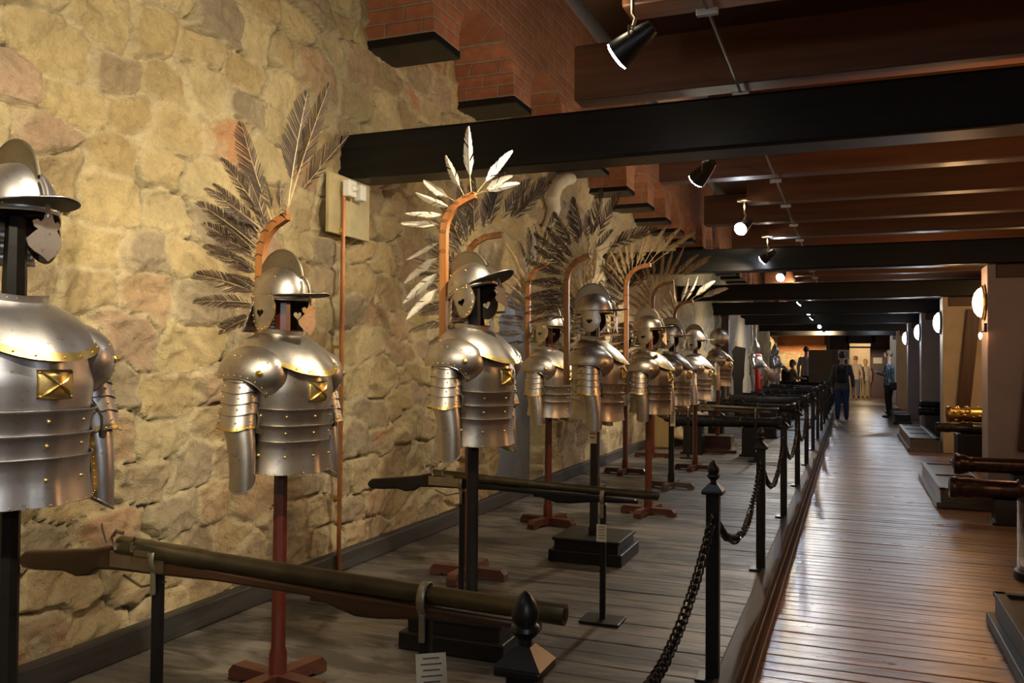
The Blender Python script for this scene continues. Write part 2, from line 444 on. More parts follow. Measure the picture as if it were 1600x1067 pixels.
    if door:
        yc = (DOOR[0] + DOOR[1]) / 2; hw = (DOOR[1] - DOOR[0]) / 2
        top = DOOR[2] - .42 * (np.abs(Y - yc) / hw) ** 2
        ins = (np.abs(Y - yc) < hw) & (Z < top)
        base = np.where(ins, -.22, 0); H = np.where(ins, 0, H)
    V = np.stack([at + base + H * lift - .02, Y, Z], -1) if axis == 'X' else np.stack([Y, at - H * lift + .02, Z], -1)
    V = V.reshape(-1, 3)
    a = (np.arange(ny - 1)[:, None] * nz + np.arange(nz - 1)[None, :]).reshape(-1)
    F = np.stack([a, a + nz, a + nz + 1, a + 1], -1)
    me = bpy.data.meshes.new(name)
    me.vertices.add(len(V)); me.vertices.foreach_set('co', V.astype(np.float32).ravel())
    me.loops.add(F.size); me.loops.foreach_set('vertex_index', F.astype(np.int32).ravel())
    me.polygons.add(len(F)); me.polygons.foreach_set('loop_start', (np.arange(len(F)) * 4).astype(np.int32))
    me.polygons.foreach_set('loop_total', np.full(len(F), 4, dtype=np.int32))
    me.update(calc_edges=True); me.validate()
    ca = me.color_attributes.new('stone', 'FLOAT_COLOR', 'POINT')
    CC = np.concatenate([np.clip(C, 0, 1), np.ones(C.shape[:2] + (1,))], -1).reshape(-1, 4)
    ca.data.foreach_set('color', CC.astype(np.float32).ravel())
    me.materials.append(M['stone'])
    me.polygons.foreach_set('use_smooth', np.ones(len(F), dtype=bool))
    o = bpy.data.objects.new(name, me); return o

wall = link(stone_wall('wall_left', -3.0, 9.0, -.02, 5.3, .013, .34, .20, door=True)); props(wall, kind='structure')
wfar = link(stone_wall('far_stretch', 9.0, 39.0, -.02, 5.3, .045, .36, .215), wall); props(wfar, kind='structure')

def struct(o): return props(o, kind='structure')
struct(boards('floor', XE - .02, 3.2, -3.2, 42.9, 0.0, .105, M['floor'], 5, .016))
dk = struct(boards('floor_platform', XW - .22, XE - .04, -3.2, 39.0, PZ, .15, M['deck'], 6, .006, .004, .10))
cb = MB().box((XE - .015, 18, PZ / 2 + .008), (.09, 42, PZ + .02), bev=.008); struct(cb.build('trim_1', M['curb']))
struct(MB().box((XE + .045, 18, .020), (.030, 42, .040), bev=.006).box((XE + .036, 18, .115), (.012, 42, .014), bev=.003).build('trim_2', M['curb2']))
struct(MB().box((XW + .055, 18, PZ + .055), (.07, 42, .11), bev=.006).build('baseboard_left', M['skirt']))

# ceiling
ceiling = struct(MB().box((1.0, 19.5, 3.31), (4.5, 47, .14)).build('ceiling', M['ceil'], smooth=0))
struct(MB().box((-2.0, 19.5, 5.3), (2.1, 47, .1)).build('loft_boards', M['ceil'], ceiling, smooth=0))
struct(MB().box((-1.2, 19.5, 4.3), (.08, 47, 1.9)).build('loft_side_boards', M['ceil'], ceiling, smooth=0))
TB = [-1.5, 4.55, 10.65, 15.55, 20.1, 25.2, 30.3, 35.3]
for i, y in enumerate(TB):
    o = MB().box((.13, y + .11, 2.68), (6.34 if i < 20 else 6, .24, .28), bev=.018).build('tie_beam', M['beam'], ceiling); struct(o)
k = 0
y = -2.38
while y < 41:
    x0 = -1.48 if k % 2 == 0 else -.9
    struct(MB().box(((x0 + 3.2) / 2, y + .08, 3.085), (3.2 - x0, .17, .32), bev=.01).build('joist', M['joist'], ceiling))
    y += 1.18; k += 1

# brick arcade on corbels high on the stone wall
edges = [-3.1, -1.9, -.55, .85, 2.25, 3.75, 5.22, 6.62, 7.86, 9.08, 10.28, 11.42, 12.58, 13.66, 14.76]
while edges[-1] < 38: edges.append(edges[-1] + 1.12)
arc = MB()
HWp = .19
for a, b in zip(edges[:-1], edges[1:]):
    a0 = a - HWp; b0 = b - HWp                # pier centres
    l = a0 + HWp; r = b0 - HWp; c = (l + r) / 2; hw = (r - l) / 2
    poly = [(a0, 3.50), (l, 3.50), (l, 3.56)]
    for q in range(1, 16):
        th = PI * q / 16
        poly.append((c - hw * math.cos(th), 3.56 + .38 * math.sin(th) ** .85))
    poly += [(r, 3.56), (r, 3.50), (b0, 3.50), (b0, 5.3), (a0, 5.3)]
    # the polygon lies in Y-Z, extruded along X
    arc.prism(poly, .50, Matrix(((0, 0, 1, XW + .23), (1, 0, 0, 0), (0, 1, 0, 0), (0, 0, 0, 1))))
struct(arc.build('brick_arcade', M['brick'], wall, smooth=0))
for b in edges:
    struct(MB().box((XW + .23, b - HWp, 3.485), (.52, .385, .055), bev=.006).build('corbel', M['blackwood'], wall))
struct(MB().box((XW + .475, 19, 5.03), (.02, 44, .5)).build('plaster_band', M['plaster'], wall, smooth=0))

# right-hand side: piers with bays between them, outer wall
wr = struct(MB().box((3.27, 19.5, 1.62), (.14, 47, 3.3)).build('wall_right', M['plaster'], smooth=0))
PIERS = [-1.5, 4.55, 10.65, 15.55, 20.1, 24.6, 30.3, 35.3]
for i, y in enumerate(PIERS):
    struct(MB().box((2.3, y + .25, 1.27), (1.8, .45, 2.54), bev=.012).build('pier', M['plaster'] if i in (2, 4, 5) else M['plaster_cream'], wr))
    struct(MB().box((2.36, y + .25, 2.46), (1.75, .50, .15), bev=.01).build('pier_cap', M['strut'], wr))
    if y in (10.65, 15.55):
        x0 = 1.63; x1 = 1.79
        o = MB().box((1.76 if y > 12 else 1.86, y - .03, 1.45), (.19, .06, 1.9 if y < 12 else 1.75), rot=(0, R(5.5), 0), bev=.008).build('strut', M['strut'], wr); struct(o)
# bounds behind the camera so the light of the hall stays in it
struct(MB().box((.3, -3.2, 2.6), (7, .15, 5.4)).build('wall_back', M['plaster_cream'], smooth=0))

# far end: brick and rubble wall, plum panelled partition with a doorway
e1 = MB().box((-2.0, 39.1, 3.7), (2.1, .2, 3.5)).build('wall_end', M['brick_end'], smooth=0); struct(e1)
lo = link(stone_wall('rubble_foot', -3.0, -.95, 0, 1.97, .035, .30, .2, axis='Y', at=38.95), e1); struct(lo)
pt = MB()
pt.box((-.55, 41.1, 1.6), (.95, .08, 3.3)).box((2.05, 41.1, 1.6), (2.4, .08, 3.3)).box((.42, 41.1, 2.85), (1.2, .08, .85))
for x in (-.95, -.05, .86, 1.76, 2.66): pt.box((x, 41.04, 1.6), (.05, .05, 3.3))
pt.box((1.1, 41.045, 2.4), (4.3, .03, .06))
struct(pt.build('wall_far', M['plum'], smooth=0))
struct(MB().box((-1.0, 40, 1.6), (.06, 2.2, 3.3)).build('trim_3', M['plum'], smooth=0))
d = struct(MB().box((1.27, 40.98, 1.06), (.86, .05, 2.12), bev=.01).build('door_2', M['plum']))
struct(MB().box((-.08, 41.08, 1.1), (.07, .12, 2.2)).box((.84, 41.02, 1.1), (.05, .1, 2.2)).box((.4, 41.02, 2.2), (.95, .1, .07)).build('trim_4', M['blackwood'], smooth=0))
# lit room behind the doorway
rm = MB().box((.4, 43.4, 1.4), (2.6, .1, 2.8)).box((-.9, 42.2, 1.4), (.1, 2.4, 2.8)).box((1.7, 42.2, 1.4), (.1, 2.4, 2.8)).box((.4, 42.2, 2.8), (2.7, 2.4, .1))
struct(rm.build('wall_lobby', M['plaster_cream'], smooth=0))
point((.6, 42.2, 2.5), 60, (1.0, .75, .45))

# grey metal door in its arched recess
yc = (DOOR[0] + DOOR[1]) / 2; hw = (DOOR[1] - DOOR[0]) / 2
poly = [(yc - hw - .03, PZ)]
for q in range(0, 13):
    yy = -1 + 2 * q / 12; poly.append((yc + yy * (hw + .03), DOOR[2] - .42 * yy * yy + .02))
poly.append((yc + hw + .03, PZ))
dm = MB().prism(poly, .05, Matrix(((0, 0, 1, XW - .15), (1, 0, 0, 0), (0, 1, 0, 0), (0, 0, 0, 1))))
door1 = struct(dm.build('door_1', M['greydoor'], smooth=0))
rv = MB()
for zz in (.3, 1.0, 1.7):
    for yy in (-.5, -.2, .2, .5): rv.sph((XW - .122, yc + yy, zz), .012, 6, 4)
struct(rv.build('rivets', M['greydoor'], door1))
struct(MB().box((XW - .05, yc, PZ + .03), (.20, hw * 2 + .06, .06), bev=.006).build('sill', M['skirt'], door1))

# ------------------------------------------------------------------ things on the wall
pp = thing('pipe', 'thin copper-brown pipe running up the stone wall', 'pipe', (XW + .10, 4.42, 0))
MB().tube([(0, 0, .16), (0, 0, 1.3), (0, 0, 2.44)], .0135, 10).build('tube', simple('copper_pipe', (.34, .13, .04), .35, .5), pp)
cl = MB()
for z in (.6, 1.5, 2.2): cl.box((-.03, 0, z), (.06, .03, .02))
cl.build('clips', M['brass'], pp)
jb = thing('alarm_box', 'small white alarm box at the top of the copper-brown pipe', 'alarm', (XW + .13, 4.44, 2.455))
MB().box((0, 0, 0), (.05, .085, .10), bev=.008).build('casing', M['white_plastic'], jb)
MB().sph((.03, 0, .0), .022, 12, 8).build('dome', M['white_plastic'], jb)
props(MB().box((XW + .13, 4.56, 2.45), (.06, .06, .10), bev=.01).build('detector', M['white_plastic']), 'slim white plastic detector right beside the alarm box on the wall', 'detector')
props(MB().box((XW + .065, 4.53, 2.36), (.025, .46, .36), bev=.004).build('wall_board', simple('khaki_painted_board', (.48, .40, .20), .6)), 'khaki painted square board on the stone wall behind the pipe', 'board')
cs = thing('carved_stone', 'pale curved carved stone rib high on the wall beyond the first beam', 'stone rib', (XW + .10, 8.25, 3.05))
MB().tube([(0, -.14, -.30), (.01, -.02, -.18), (.02, .05, -.06), (.02, .0, .04), (.03, .06, .16), (.05, .22, .26), (.06, .42, .32)], [.05, .065, .075, .08, .08, .085, .085], 12, ry=.8).build('rib', M['lime'], cs)
po = thing('timber_post', 'dark timber post fixed against the left wall beyond the winged armours', 'post', (-2.72, 20.6, PZ))
MB().box((0, 0, 1.35), (.16, .20, 2.7), bev=.01).build('shaft', M['strut'], po)
MB().box((.02, -.11, .9), (.05, .03, 1.1)).box((.02, -.11, 1.9), (.05, .03, .3)).build('fittings', M['steel_dark'], po)
props(MB().box((XW + .12, 24.0, 1.5), (.05, 5.6, 2.4), bev=.01).build('pale_screen', M['plaster_cream']), 'tall pale panel covering the left wall behind the far knights', 'panel')
for i, (y, lean) in enumerate([(26.3, .12), (26.8, .16), (27.3, .09)]):
    o = MB().tube([(0, 0, 0), (-lean, 0, 2.6)], .022, 8).tube([(-lean, 0, 2.6), (-lean - .01, 0, 2.85)], [.03, .002], 8).build('pike', M['steel_dark'], loc=(-2.62, y, PZ))
    props(o, 'dark long pike leaning on the left wall behind the far knights', 'pike', 'pikes by the far knights')

# ------------------------------------------------------------------ hussar armour
ZP = [(.80, .155, .182, .012), (.88, .150, .176, .012), (.95, .148, .172, .014), (1.02, .150, .172, .016), (1.08, .156, .176, .018), (1.16, .164, .184, .016),
      (1.24, .160, .186, .008), (1.30, .142, .176, .0), (1.345, .112, .150, -.006), (1.38, .082, .105, -.01), (1.405, .066, .072, -.012)]
def torso(a, z, off=0.0):
    for i in range(len(ZP) - 1):
        if z <= ZP[i + 1][0] or i == len(ZP) - 2:
            t = (z - ZP[i][0]) / (ZP[i + 1][0] - ZP[i][0]); t = max(0, min(1, t)) if i < len(ZP) - 2 else max(0, min(1.3, t))
            rx, ry, cx = [ZP[i][k] * (1 - t) + ZP[i + 1][k] * t for k in (1, 2, 3)]
            break
    e = 2 / 2.35
    ca, sa = math.cos(a), math.sin(a)
    kx = .022 * math.exp(-(a / .16) ** 2) * max(0, min(1, (1.33 - z) / .1))
    X = cx + (rx + off + kx) * math.copysign(abs(ca) ** e, ca)
    Yv = (ry + off) * math.copysign(abs(sa) ** e, sa)
    return Vector((X, Yv, z))

def heart(n, s):
    pts = []
    for k in range(n):
        t = 2 * PI * k / n
        x = 16 * math.sin(t) ** 3; y = 13 * math.cos(t) - 5 * math.cos(2 * t) - 2 * math.cos(3 * t) - math.cos(4 * t)
        pts.append((x * s / 17, y * s / 17))
    return pts

MESH = {}
def cached(key, fn):
    if key not in MESH: MESH[key] = fn()
    return MESH[key]
def part(name, me, parent, solid=0, loc=(0, 0, 0), rot=(0, 0, 0), off=0, label=None):
    o = bpy.data.objects.new(name, me); link(o, parent); o.location = loc; o.rotation_euler = rot
    if solid:
        md = o.modifiers.new('solidify', 'SOLIDIFY'); md.thickness = solid; md.offset = off
        if len(me.materials) > 1 and me.materials[1] == M['leather']: md.material_offset = 1
    if label: o['label'] = label
    return o

def rivets(pts, r, mat, nm='rivets'):
    m = MB()
    for p in pts: m.sph(p, r, 7, 5)
    return m.mesh(nm, mat)

def make_helmet(root, S, tilt, z0, x0=0.0):
    """skull > comb, peak, cheek_guard x2, nasal, neck_guard, rivets"""
    def skull():
        m = MB()
        def fn(u, v):
            a = 2 * PI * u; t = v * PI / 2
            zz = .125 * math.sin(t); c = math.cos(t) ** .9
            back = 1.12 if math.cos(a) < 0 else 1.0
            return (.118 * back * c * math.cos(a) - .005, .098 * c * math.sin(a), zz + .02 * (1 - v) * 0)
        m.grid(fn, 48, 14, closed=True)
        m.grid(lambda u, v: ((.120 * (1.12 if math.cos(2 * PI * u) < 0 else 1)) * math.cos(2 * PI * u) - .005, .0995 * math.sin(2 * PI * u), -.012 + .022 * v), 48, 1, closed=True)
        return m.mesh('helmet', [M[S], M['leather']])
    h = part('helmet', cached('skull' + S, skull), root, .003, (x0, 0, z0), (0, tilt, 0), off=-1)
    def comb():
        m = MB(); out = []; inn = []
        N = 26
        for k in range(N + 1):
            t = k / N; th = R(186) - t * R(176)
            out.append((-.018 + .118 * math.cos(th), .062 + .128 * math.sin(th)))
            th2 = R(184) - t * R(150); inn.append((-.012 + .125 * math.cos(th2), -.006 + .120 * math.sin(th2)))
        for s in (-1, 1):
            m.add([(x, s * .0022, z) for x, z in out] + [(x, s * .006, z) for x, z in inn],
                  [(k, k + 1, N + 2 + k, N + 1 + k) if s > 0 else (k, N + 1 + k, N + 2 + k, k + 1) for k in range(N)])
        m.tube([(x, 0, z) for x, z in out], .0042, 6)
        return m.mesh('comb', M['comb'])
    part('comb', cached('comb', comb), h)
    def edge():
        m = MB(); N = 22
        for s in (-1, 1):
            m.tube([(-.012 + .122 * math.cos(R(170) - k / N * R(130)), s * .010, -.004 + .120 * math.sin(R(170) - k / N * R(130)) ) for k in range(N + 1)], .0022, 5)
        return m.mesh('comb_seam', M[S])
    part('comb_seam', cached('cseam' + S, edge), h)
    def peak():
        m = MB()
        def fn(u, v):
            a = R(-68) + u * R(136)
            ri = .117; ro = ri + .098 * max(0, math.cos(a * 1.27)) ** .6 + .006
            r = ri + (ro - ri) * v
            rx = r; ryy = .099 + (r - ri) * .36
            return (rx * math.cos(a) - .002, ryy * math.sin(a), .006 + .012 * v - .010 * v * v * abs(math.sin(a)))
        m.grid(lambda u, v: fn(1 - u, v), 30, 6)
        return m.mesh('peak', [M[S], M['leather']])
    part('peak', cached('peak' + S, peak), h, .003, off=-1)
    def cheek(s):
        m = MB(); N = 48
        hp = heart(N, .019)
        out = []
        for k in range(N):
            t = 2 * PI * k / N; x = math.sin(t); y = math.cos(t)
            wdt = .068 if x > 0 else .066
            X = wdt * math.copysign(abs(x) ** (.5 if y > 0 else .85), x); Z = .068 * math.copysign(abs(y) ** (.5 if y > 0 else .95), y)
            if y < 0: X *= 1 - .28 * abs(y)
            if x > 0 and y > .25: X *= 1 - .12 * (y - .25)
            out.append((X, Z))
        K = 7; vs = []
        for r in range(K + 1):
            t = r / K
            for k in range(N):
                x = hp[k][0] * (1 - t) + out[k][0] * t; z = hp[k][1] * (1 - t) + out[k][1] * t
                ang = R(99) - x / .112          # from the front
                drop = -.062 + z
                rr = 1 - .9 * max(0, -drop - .075)
                vs.append(((.112 * rr + .004) * (1.1 if ang > PI / 2 else 1.0) * math.cos(ang), s * (.099 * rr + .003) * math.sin(ang), drop))
        fs = []
        for r in range(K):
            for k in range(N):
                a = r * N + k; b = r * N + (k + 1) % N
                fs.append((a, b, b + N, a + N))
        m.add(vs, fs); m.mi = 3
        m.add([(x * .972, y * .972, z) for x, y, z in vs], fs); m.mi = 1
        for k in range(2, N - 2, 3):
            m.sph(vs[K * N - N + k], .0034, 6, 4)
        m.mi = 2
        rim = [vs[K * N + k] for k in range(N)]
        m.tube([Vector(rim[k]) for k in range(5, 26)], .0026, 5)
        return m.mesh('cheek_guard', [M[S], M['brass'], M['brass'], M['leather']])
    for s in (-1, 1): part('cheek_guard', cached('cheek%s%d' % (S, s), lambda: cheek(s)), h, 0)
    def nasal():
        m = MB()
        m.tube([(.108, 0, .075), (.128, 0, .045), (.138, 0, .0), (.142, 0, -.03)], .0048, 6, ry=1.7)
        half = [(0, .018), (.010, .012), (.013, .000), (.020, -.008), (.026, -.001), (.036, -.006), (.033, -.020), (.025, -.026), (.036, -.038), (.047, -.052),
                (.043, -.070), (.031, -.084), (.016, -.094), (0, -.108)]
        poly = half + [(-x, z) for x, z in half[-2:0:-1]]
        def bend(p): return (.146 - 9 * p[0] ** 2 * .9 + .0, p[0], -.035 + p[1])
        n = len(poly)
        vs = [bend(p) for p in poly] + [(x - .003, y, z) for x, y, z in map(bend, poly)]
        m.add(vs, [tuple(range(n)), tuple(range(n, 2 * n))[::-1]] + [(i, n + i, n + (i + 1) % n, (i + 1) % n) for i in range(n)])
        return m.mesh('nasal', M['steel_cool' if S == 'steel_cool' else 'steel_dark'], 50)
    part('nasal', cached('nasal' + S, nasal), h)
    def ng():
        m = MB()
        for i in range(4):
            def fn(u, v, i=i):
                a = R(122) + u * R(116); r = .112 + .010 * i + .012 * v
                z = -.008 - .030 * i - .036 * v
                return (r * 1.1 * math.cos(a) - .005, (r * .86) * math.sin(a), z)
            m.grid(fn, 16, 2)
        return m.mesh('neck_guard', M[S])
    part('neck_guard', cached('neck' + S, ng), h, .002)
    def rv():
        pts = [(.120 * (1.12 if math.cos(R(a)) < 0 else 1) * math.cos(R(a)) - .005, .101 * math.sin(R(a)), .004) for a in range(10, 360, 25)]
        pts += [(-.06, s * .075, .085) for s in (-1, 1)] + [(.03, s * .078, .078) for s in (-1, 1)]
        return rivets(pts, .0036, M['brass'])
    part('rivets', cached('hrv', rv), h)
    return h

def make_armour(label, loc, rz, S='steel', post='redwood', tilt=0, zoff=0.0, cross=True, arm_bend=.25, head=True, gtilt=0, lean=0, name='hussar_armour', hz=1.55):
    t = thing(name, label, 'armour', (loc[0], loc[1], PZ + zoff), rz, None)
    # post and foot
    def pst():
        m = MB()
        m.tube([(0, 0, .05 if cross else .10), (0, 0, .14), (0, 0, .16), (0, 0, 1.15), (0, 0, 1.42), (0, 0, 1.60)], [.036, .036, .029, .026, .030, .024], 8, phase=PI / 8)
        m.box((0, 0, 1.28), (.05, .30, .05))
        return m.mesh('post', M[post], 30)
    part('post', cached('post%s%s' % (post, cross), pst), t, rot=(lean, 0, 0))
    if cross:
        def foot():
            m = MB()
            for ax in (0, 1):
                prof = [(-.24, 0), (-.24, .035), (-.215, .062), (.215, .062), (.24, .035), (.24, 0), (.18, 0), (.165, .012), (-.165, .012), (-.18, 0)]
                m.prism([(x, z + .002 * ax) for x, z in prof], .062, TR((0, 0, 0), (R(90), 0, R(90) * ax)))
            return m.mesh('foot', M['redwood_x' if post == 'redwood' else 'greywood'], 20)
        part('foot', cached('foot' + post, foot), t)
    # breast and back plate
    def breast():
        m = MB()
        m.grid(lambda u, v: torso(-PI + 2 * PI * u, 1.06 + (1.385 - 1.06) * v, 0), 72, 16, closed=True)
        return m.mesh('breastplate', M[S], 60)
    br = part('breastplate', cached('breast' + S, breast), t, .003, off=-1)
    def badge(zc, hs, off):
        def f():
            m = MB()
            da = hs / .17
            g = lambda u, v: torso(-da + 2 * da * u, zc - hs * 1.25 + 2.5 * hs * v, off)
            m.grid(g, 10, 4)
            for su in (-1, 1):
                for sv in (-1, 1):
                    P = [torso(da * .8 * su * q, zc + hs * 1.05 * sv * q, off + .003) for q in (.08, .3, .55, .8, .98)]
                    m.tube(P, [.001, .0045, .0055, .004, .001], 6, ry=.7)
            for (u, v) in ((-.85, -.85), (.85, -.85), (-.85, .85), (.85, .85), (0, 0)):
                m.sph(torso(da * u, zc + hs * 1.2 * v, off + .003), .0032, 6, 4)
            return m.mesh('badge', M['brass'])
        return f
    part('badge', cached('badge', badge(1.150, .034, .005)), br, .002)
    # three waist lames
    LZ = [(1.085, 1.005), (1.015, .935), (.948, .812)]
    for i, (a, b) in enumerate(LZ):
        def lame(a=a, b=b, i=i):
            m = MB()
            def fn(u, v):
                an = -PI + 2 * PI * u
                dip = -.010 * math.cos(an) - .004 * abs(math.sin(2 * an))
                z = b + (a - b) * v
                off = .004 + .006 * v ** 3 + (.006 * (1 - v) ** 2 if i == 2 else 0) + (.003 if v > .93 else 0)
                p = torso(an, z, off); p.z += dip * (v if i < 2 else 1)
                return p
            m.grid(fn, 64, 8, closed=True)
            m.mi = 1
            if i == 2:
                m.grid(lambda u, v: fn(u, v * .06) + Vector((0, 0, -.001)), 64, 1, closed=True)
            rim = [fn(k / 64, 1.0) for k in range(64)]; m.mi = 0
            m.tube(rim + [rim[0]], .0028, 5)
            m.mi = 2
            zc = b + (a - b) * .5
            for an in (-75, -38, -4, 30, 75): m.sph(fn((R(an) + PI) / (2 * PI), .55) * 1.0, .0055 if an != -75 else .009, 8, 5)
            if i == 2:
                for an in range(-170, 180, 12): m.sph(fn((R(an) + PI) / (2 * PI), .03), .0032, 6, 4)
            return m.mesh('waist_lame', [M[S], M['comb'], M['brass']], 50)
        part('waist_lame', cached('lame%s%d' % (S, i), lame), t, .0)
    # inside lining so that plates read dark within
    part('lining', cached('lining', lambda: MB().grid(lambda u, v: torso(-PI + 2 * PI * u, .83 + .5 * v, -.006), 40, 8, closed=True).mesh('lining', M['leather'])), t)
    # gorget
    def gorg():
        m = MB()
        def fn(u, v):
            an = -PI + 2 * PI * u
            fr = max(0, math.cos(an)) ** 1.5
            lat = abs(math.sin(an))
            r_in = torso(an, 1.40, .006); r_in.z = 1.402 + .012 * (1 - v) - .012 * fr
            tgt = Vector((0, 0, 0)); zt = 1.335 - .105 * fr + .005 * lat
            out = torso(an, zt, .018 + .016 * fr); out.z = zt
            p = r_in.lerp(out, v); p += Vector((math.cos(an), math.sin(an), .7)) * .014 * math.sin(PI * v)
            return p
        m.grid(fn, 64, 10, closed=True)
        m.grid(lambda u, v: fn(u, 0) + Vector((.004 * math.cos(-PI + 2 * PI * u) * v, .004 * math.sin(-PI + 2 * PI * u) * v, .020 * v)), 64, 1, closed=True)
        m.mi = 1
        m.grid(lambda u, v: fn(u, .88 + .13 * v) + Vector((math.cos(-PI + 2 * PI * u), math.sin(-PI + 2 * PI * u), .5)) * .003, 64, 1, closed=True)
        for k in range(28):
            m.sph(fn(k / 28, .95) + Vector((math.cos(-PI + 2 * PI * k / 28), math.sin(-PI + 2 * PI * k / 28), .5)) * .004, .0034, 6, 4)
        for k in range(22): m.sph(fn(k / 22, .0) + Vector((0, 0, .012)), .0034, 6, 4)
        return m.mesh('gorget', [M[S], M['brass']], 60)
    part('gorget', cached('gorget' + S, gorg), t, .0, rot=(0, gtilt, 0), loc=(0, 0, 0) if not gtilt else (-1.37 * math.sin(gtilt), 0, 1.37 * (1 - math.cos(gtilt))))
    # shoulders and arms
    for s in (-1, 1):
        def paul(s=s):
            m = MB()
            C = Vector((0.0, s * .145, 1.222))
            def fn(u, v):
                ph = R(-32) + u * R(222)                # 0 = front, 90 = outward, 180 = back
                lobe = math.exp(-((ph - R(8)) / R(34)) ** 2)
                tmin = R(-8) - R(50) * lobe - R(8) * math.sin(ph * 3) * 0
                t_ = tmin + (R(78) - tmin) * v
                rx = .140 + .014 * lobe; ry = .122; rz = .122
                return (C.x + rx * math.cos(t_) * math.cos(ph), C.y + s * ry * math.cos(t_) * math.sin(ph), C.z + rz * math.sin(t_))
            m.grid(fn, 40, 14)
            rim = [fn(k / 40, 0) for k in range(41)]
            m.tube(rim, .0028, 5)
            m.mi = 1
            for k in range(1, 20): m.sph(fn(k / 20, .07), .0036, 6, 4)
            for k in range(1, 12): m.sph(fn(.05 + k / 14, .55), .0034, 6, 4)
            m.lathe([(.001, 0), (.015, 0), (.015, .004), (.008, .006), (.005, .012), (.001, .013)], 14,
                    TR((.112, s * .222, 1.225), (0, 0, 0)) @ Vector((.62, s * .78, .1)).to_track_quat('Z', 'Y').to_matrix().to_4x4())
            return m.mesh('shoulder_guard', [M[S], M['brass']], 60)
        p = part('shoulder_guard', cached('paul%s%d' % (S, s), paul), t, .0)
        # arm axis
        def arms(s=s):
            m = MB()
            A0 = Vector((0, s * .196, 1.245)); A1 = Vector((.010, s * .232, 1.02))
            n = 5
            for i in range(n):
                def fn(u, v, i=i):
                    ph = R(-75) + u * R(300)
                    t_ = i / n + (v) * (1.18 / n if i < n - 1 else 1.55 / n)
                    c = A0.lerp(A1, t_)
                    r = .061 + .004 * t_ + .005 * v
                    wob = .006 * math.cos(ph * 3) * v
                    return (c.x + r * 1.08 * math.cos(ph), c.y + s * r * .92 * math.sin(ph), c.z + wob)
                m.mi = 0; m.grid(fn, 28, 3)
                m.tube([fn(k / 28, 1) for k in range(29)], .0016, 4)
                m.mi = 1
                for u in (.26, .42, .62): m.sph(fn(u, .55), .0042, 7, 5)
                if i == n - 1:
                    m.grid(lambda u, v: Vector(fn(u, .80 + .2 * v)) + Vector((0, s * .002, 0)), 28, 1)
                    m.grid(lambda u, v: (A1.x + (.070) * 1.08 * math.cos(R(-75) + u * R(300)), A1.y + s * .070 * .92 * math.sin(R(-75) + u * R(300)), fn(u, 1)[2] + .016 * (1 - v)), 28, 1)
                    for k in range(2, 20, 2): m.sph(fn(k / 20, .93), .0038, 6, 4)
            return m.mesh('upper_arm_lames', [M[S], M['brass']], 60)
        part('upper_arm_lames', cached('arm%s%d' % (S, s), arms), t, .0)
        def vam(s=s):
            m = MB()
            def fn(u, v):
                ph = R(-60) + u * R(250)
                c = Vector((.010, s * .232, 1.04)).lerp(Vector((.045, s * .236, .765)), v); c.x += .012 * math.sin(PI * v)
                r = .059 - .014 * v - .004 * math.sin(PI * v)
                return (c.x + r * 1.15 * math.cos(ph), c.y + s * r * .86 * math.sin(ph), c.z + .030 * v * math.cos(ph + 1.9))
            m.grid(fn, 26, 12)
            m.tube([fn(0, k / 12) for k in range(13)], .0028, 5); m.tube([fn(k / 26, 1) for k in range(27)], .0024, 5)
            m.mi = 1
            m.grid(lambda u, v: Vector(fn(.0 + .065 * u, v)) + Vector((.0022, 0, 0)), 2, 12)
            for k in range(1, 12): m.sph(fn(.03, k / 12), .003, 6, 4)
            return m.mesh('forearm_guard', [M[S], M['brass']], 60)
        part('forearm_guard', cached('vam%s%d' % (S, s), vam), t, .0, loc=(0, 0, 0) if s < 0 else (-.02, 0, 0), rot=(0, 0, 0))
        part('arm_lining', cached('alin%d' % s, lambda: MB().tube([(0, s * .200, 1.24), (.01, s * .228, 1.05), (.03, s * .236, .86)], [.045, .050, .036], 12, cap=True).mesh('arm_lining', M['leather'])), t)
        def strap(s=s):
            m = MB(); m.tube([(.06, s * .19, 1.10), (.09, s * .20, 1.04), (.085, s * .205, .98)], .006, 5, ry=.4); m.box((.09, s * .203, .99), (.012, .016, .02))
            return m.mesh('strap', M['leather'])
        part('strap', cached('strap%d' % s, strap), t)
    for ch in t.children:
        if ch.name.split('.')[0] not in ('post', 'foot'):
            ch.scale.z = .88; ch.location.z += .141 - (.012 if ch.name.startswith('gorget') else 0)
    if head: make_helmet(t, S, tilt, hz)
    return t

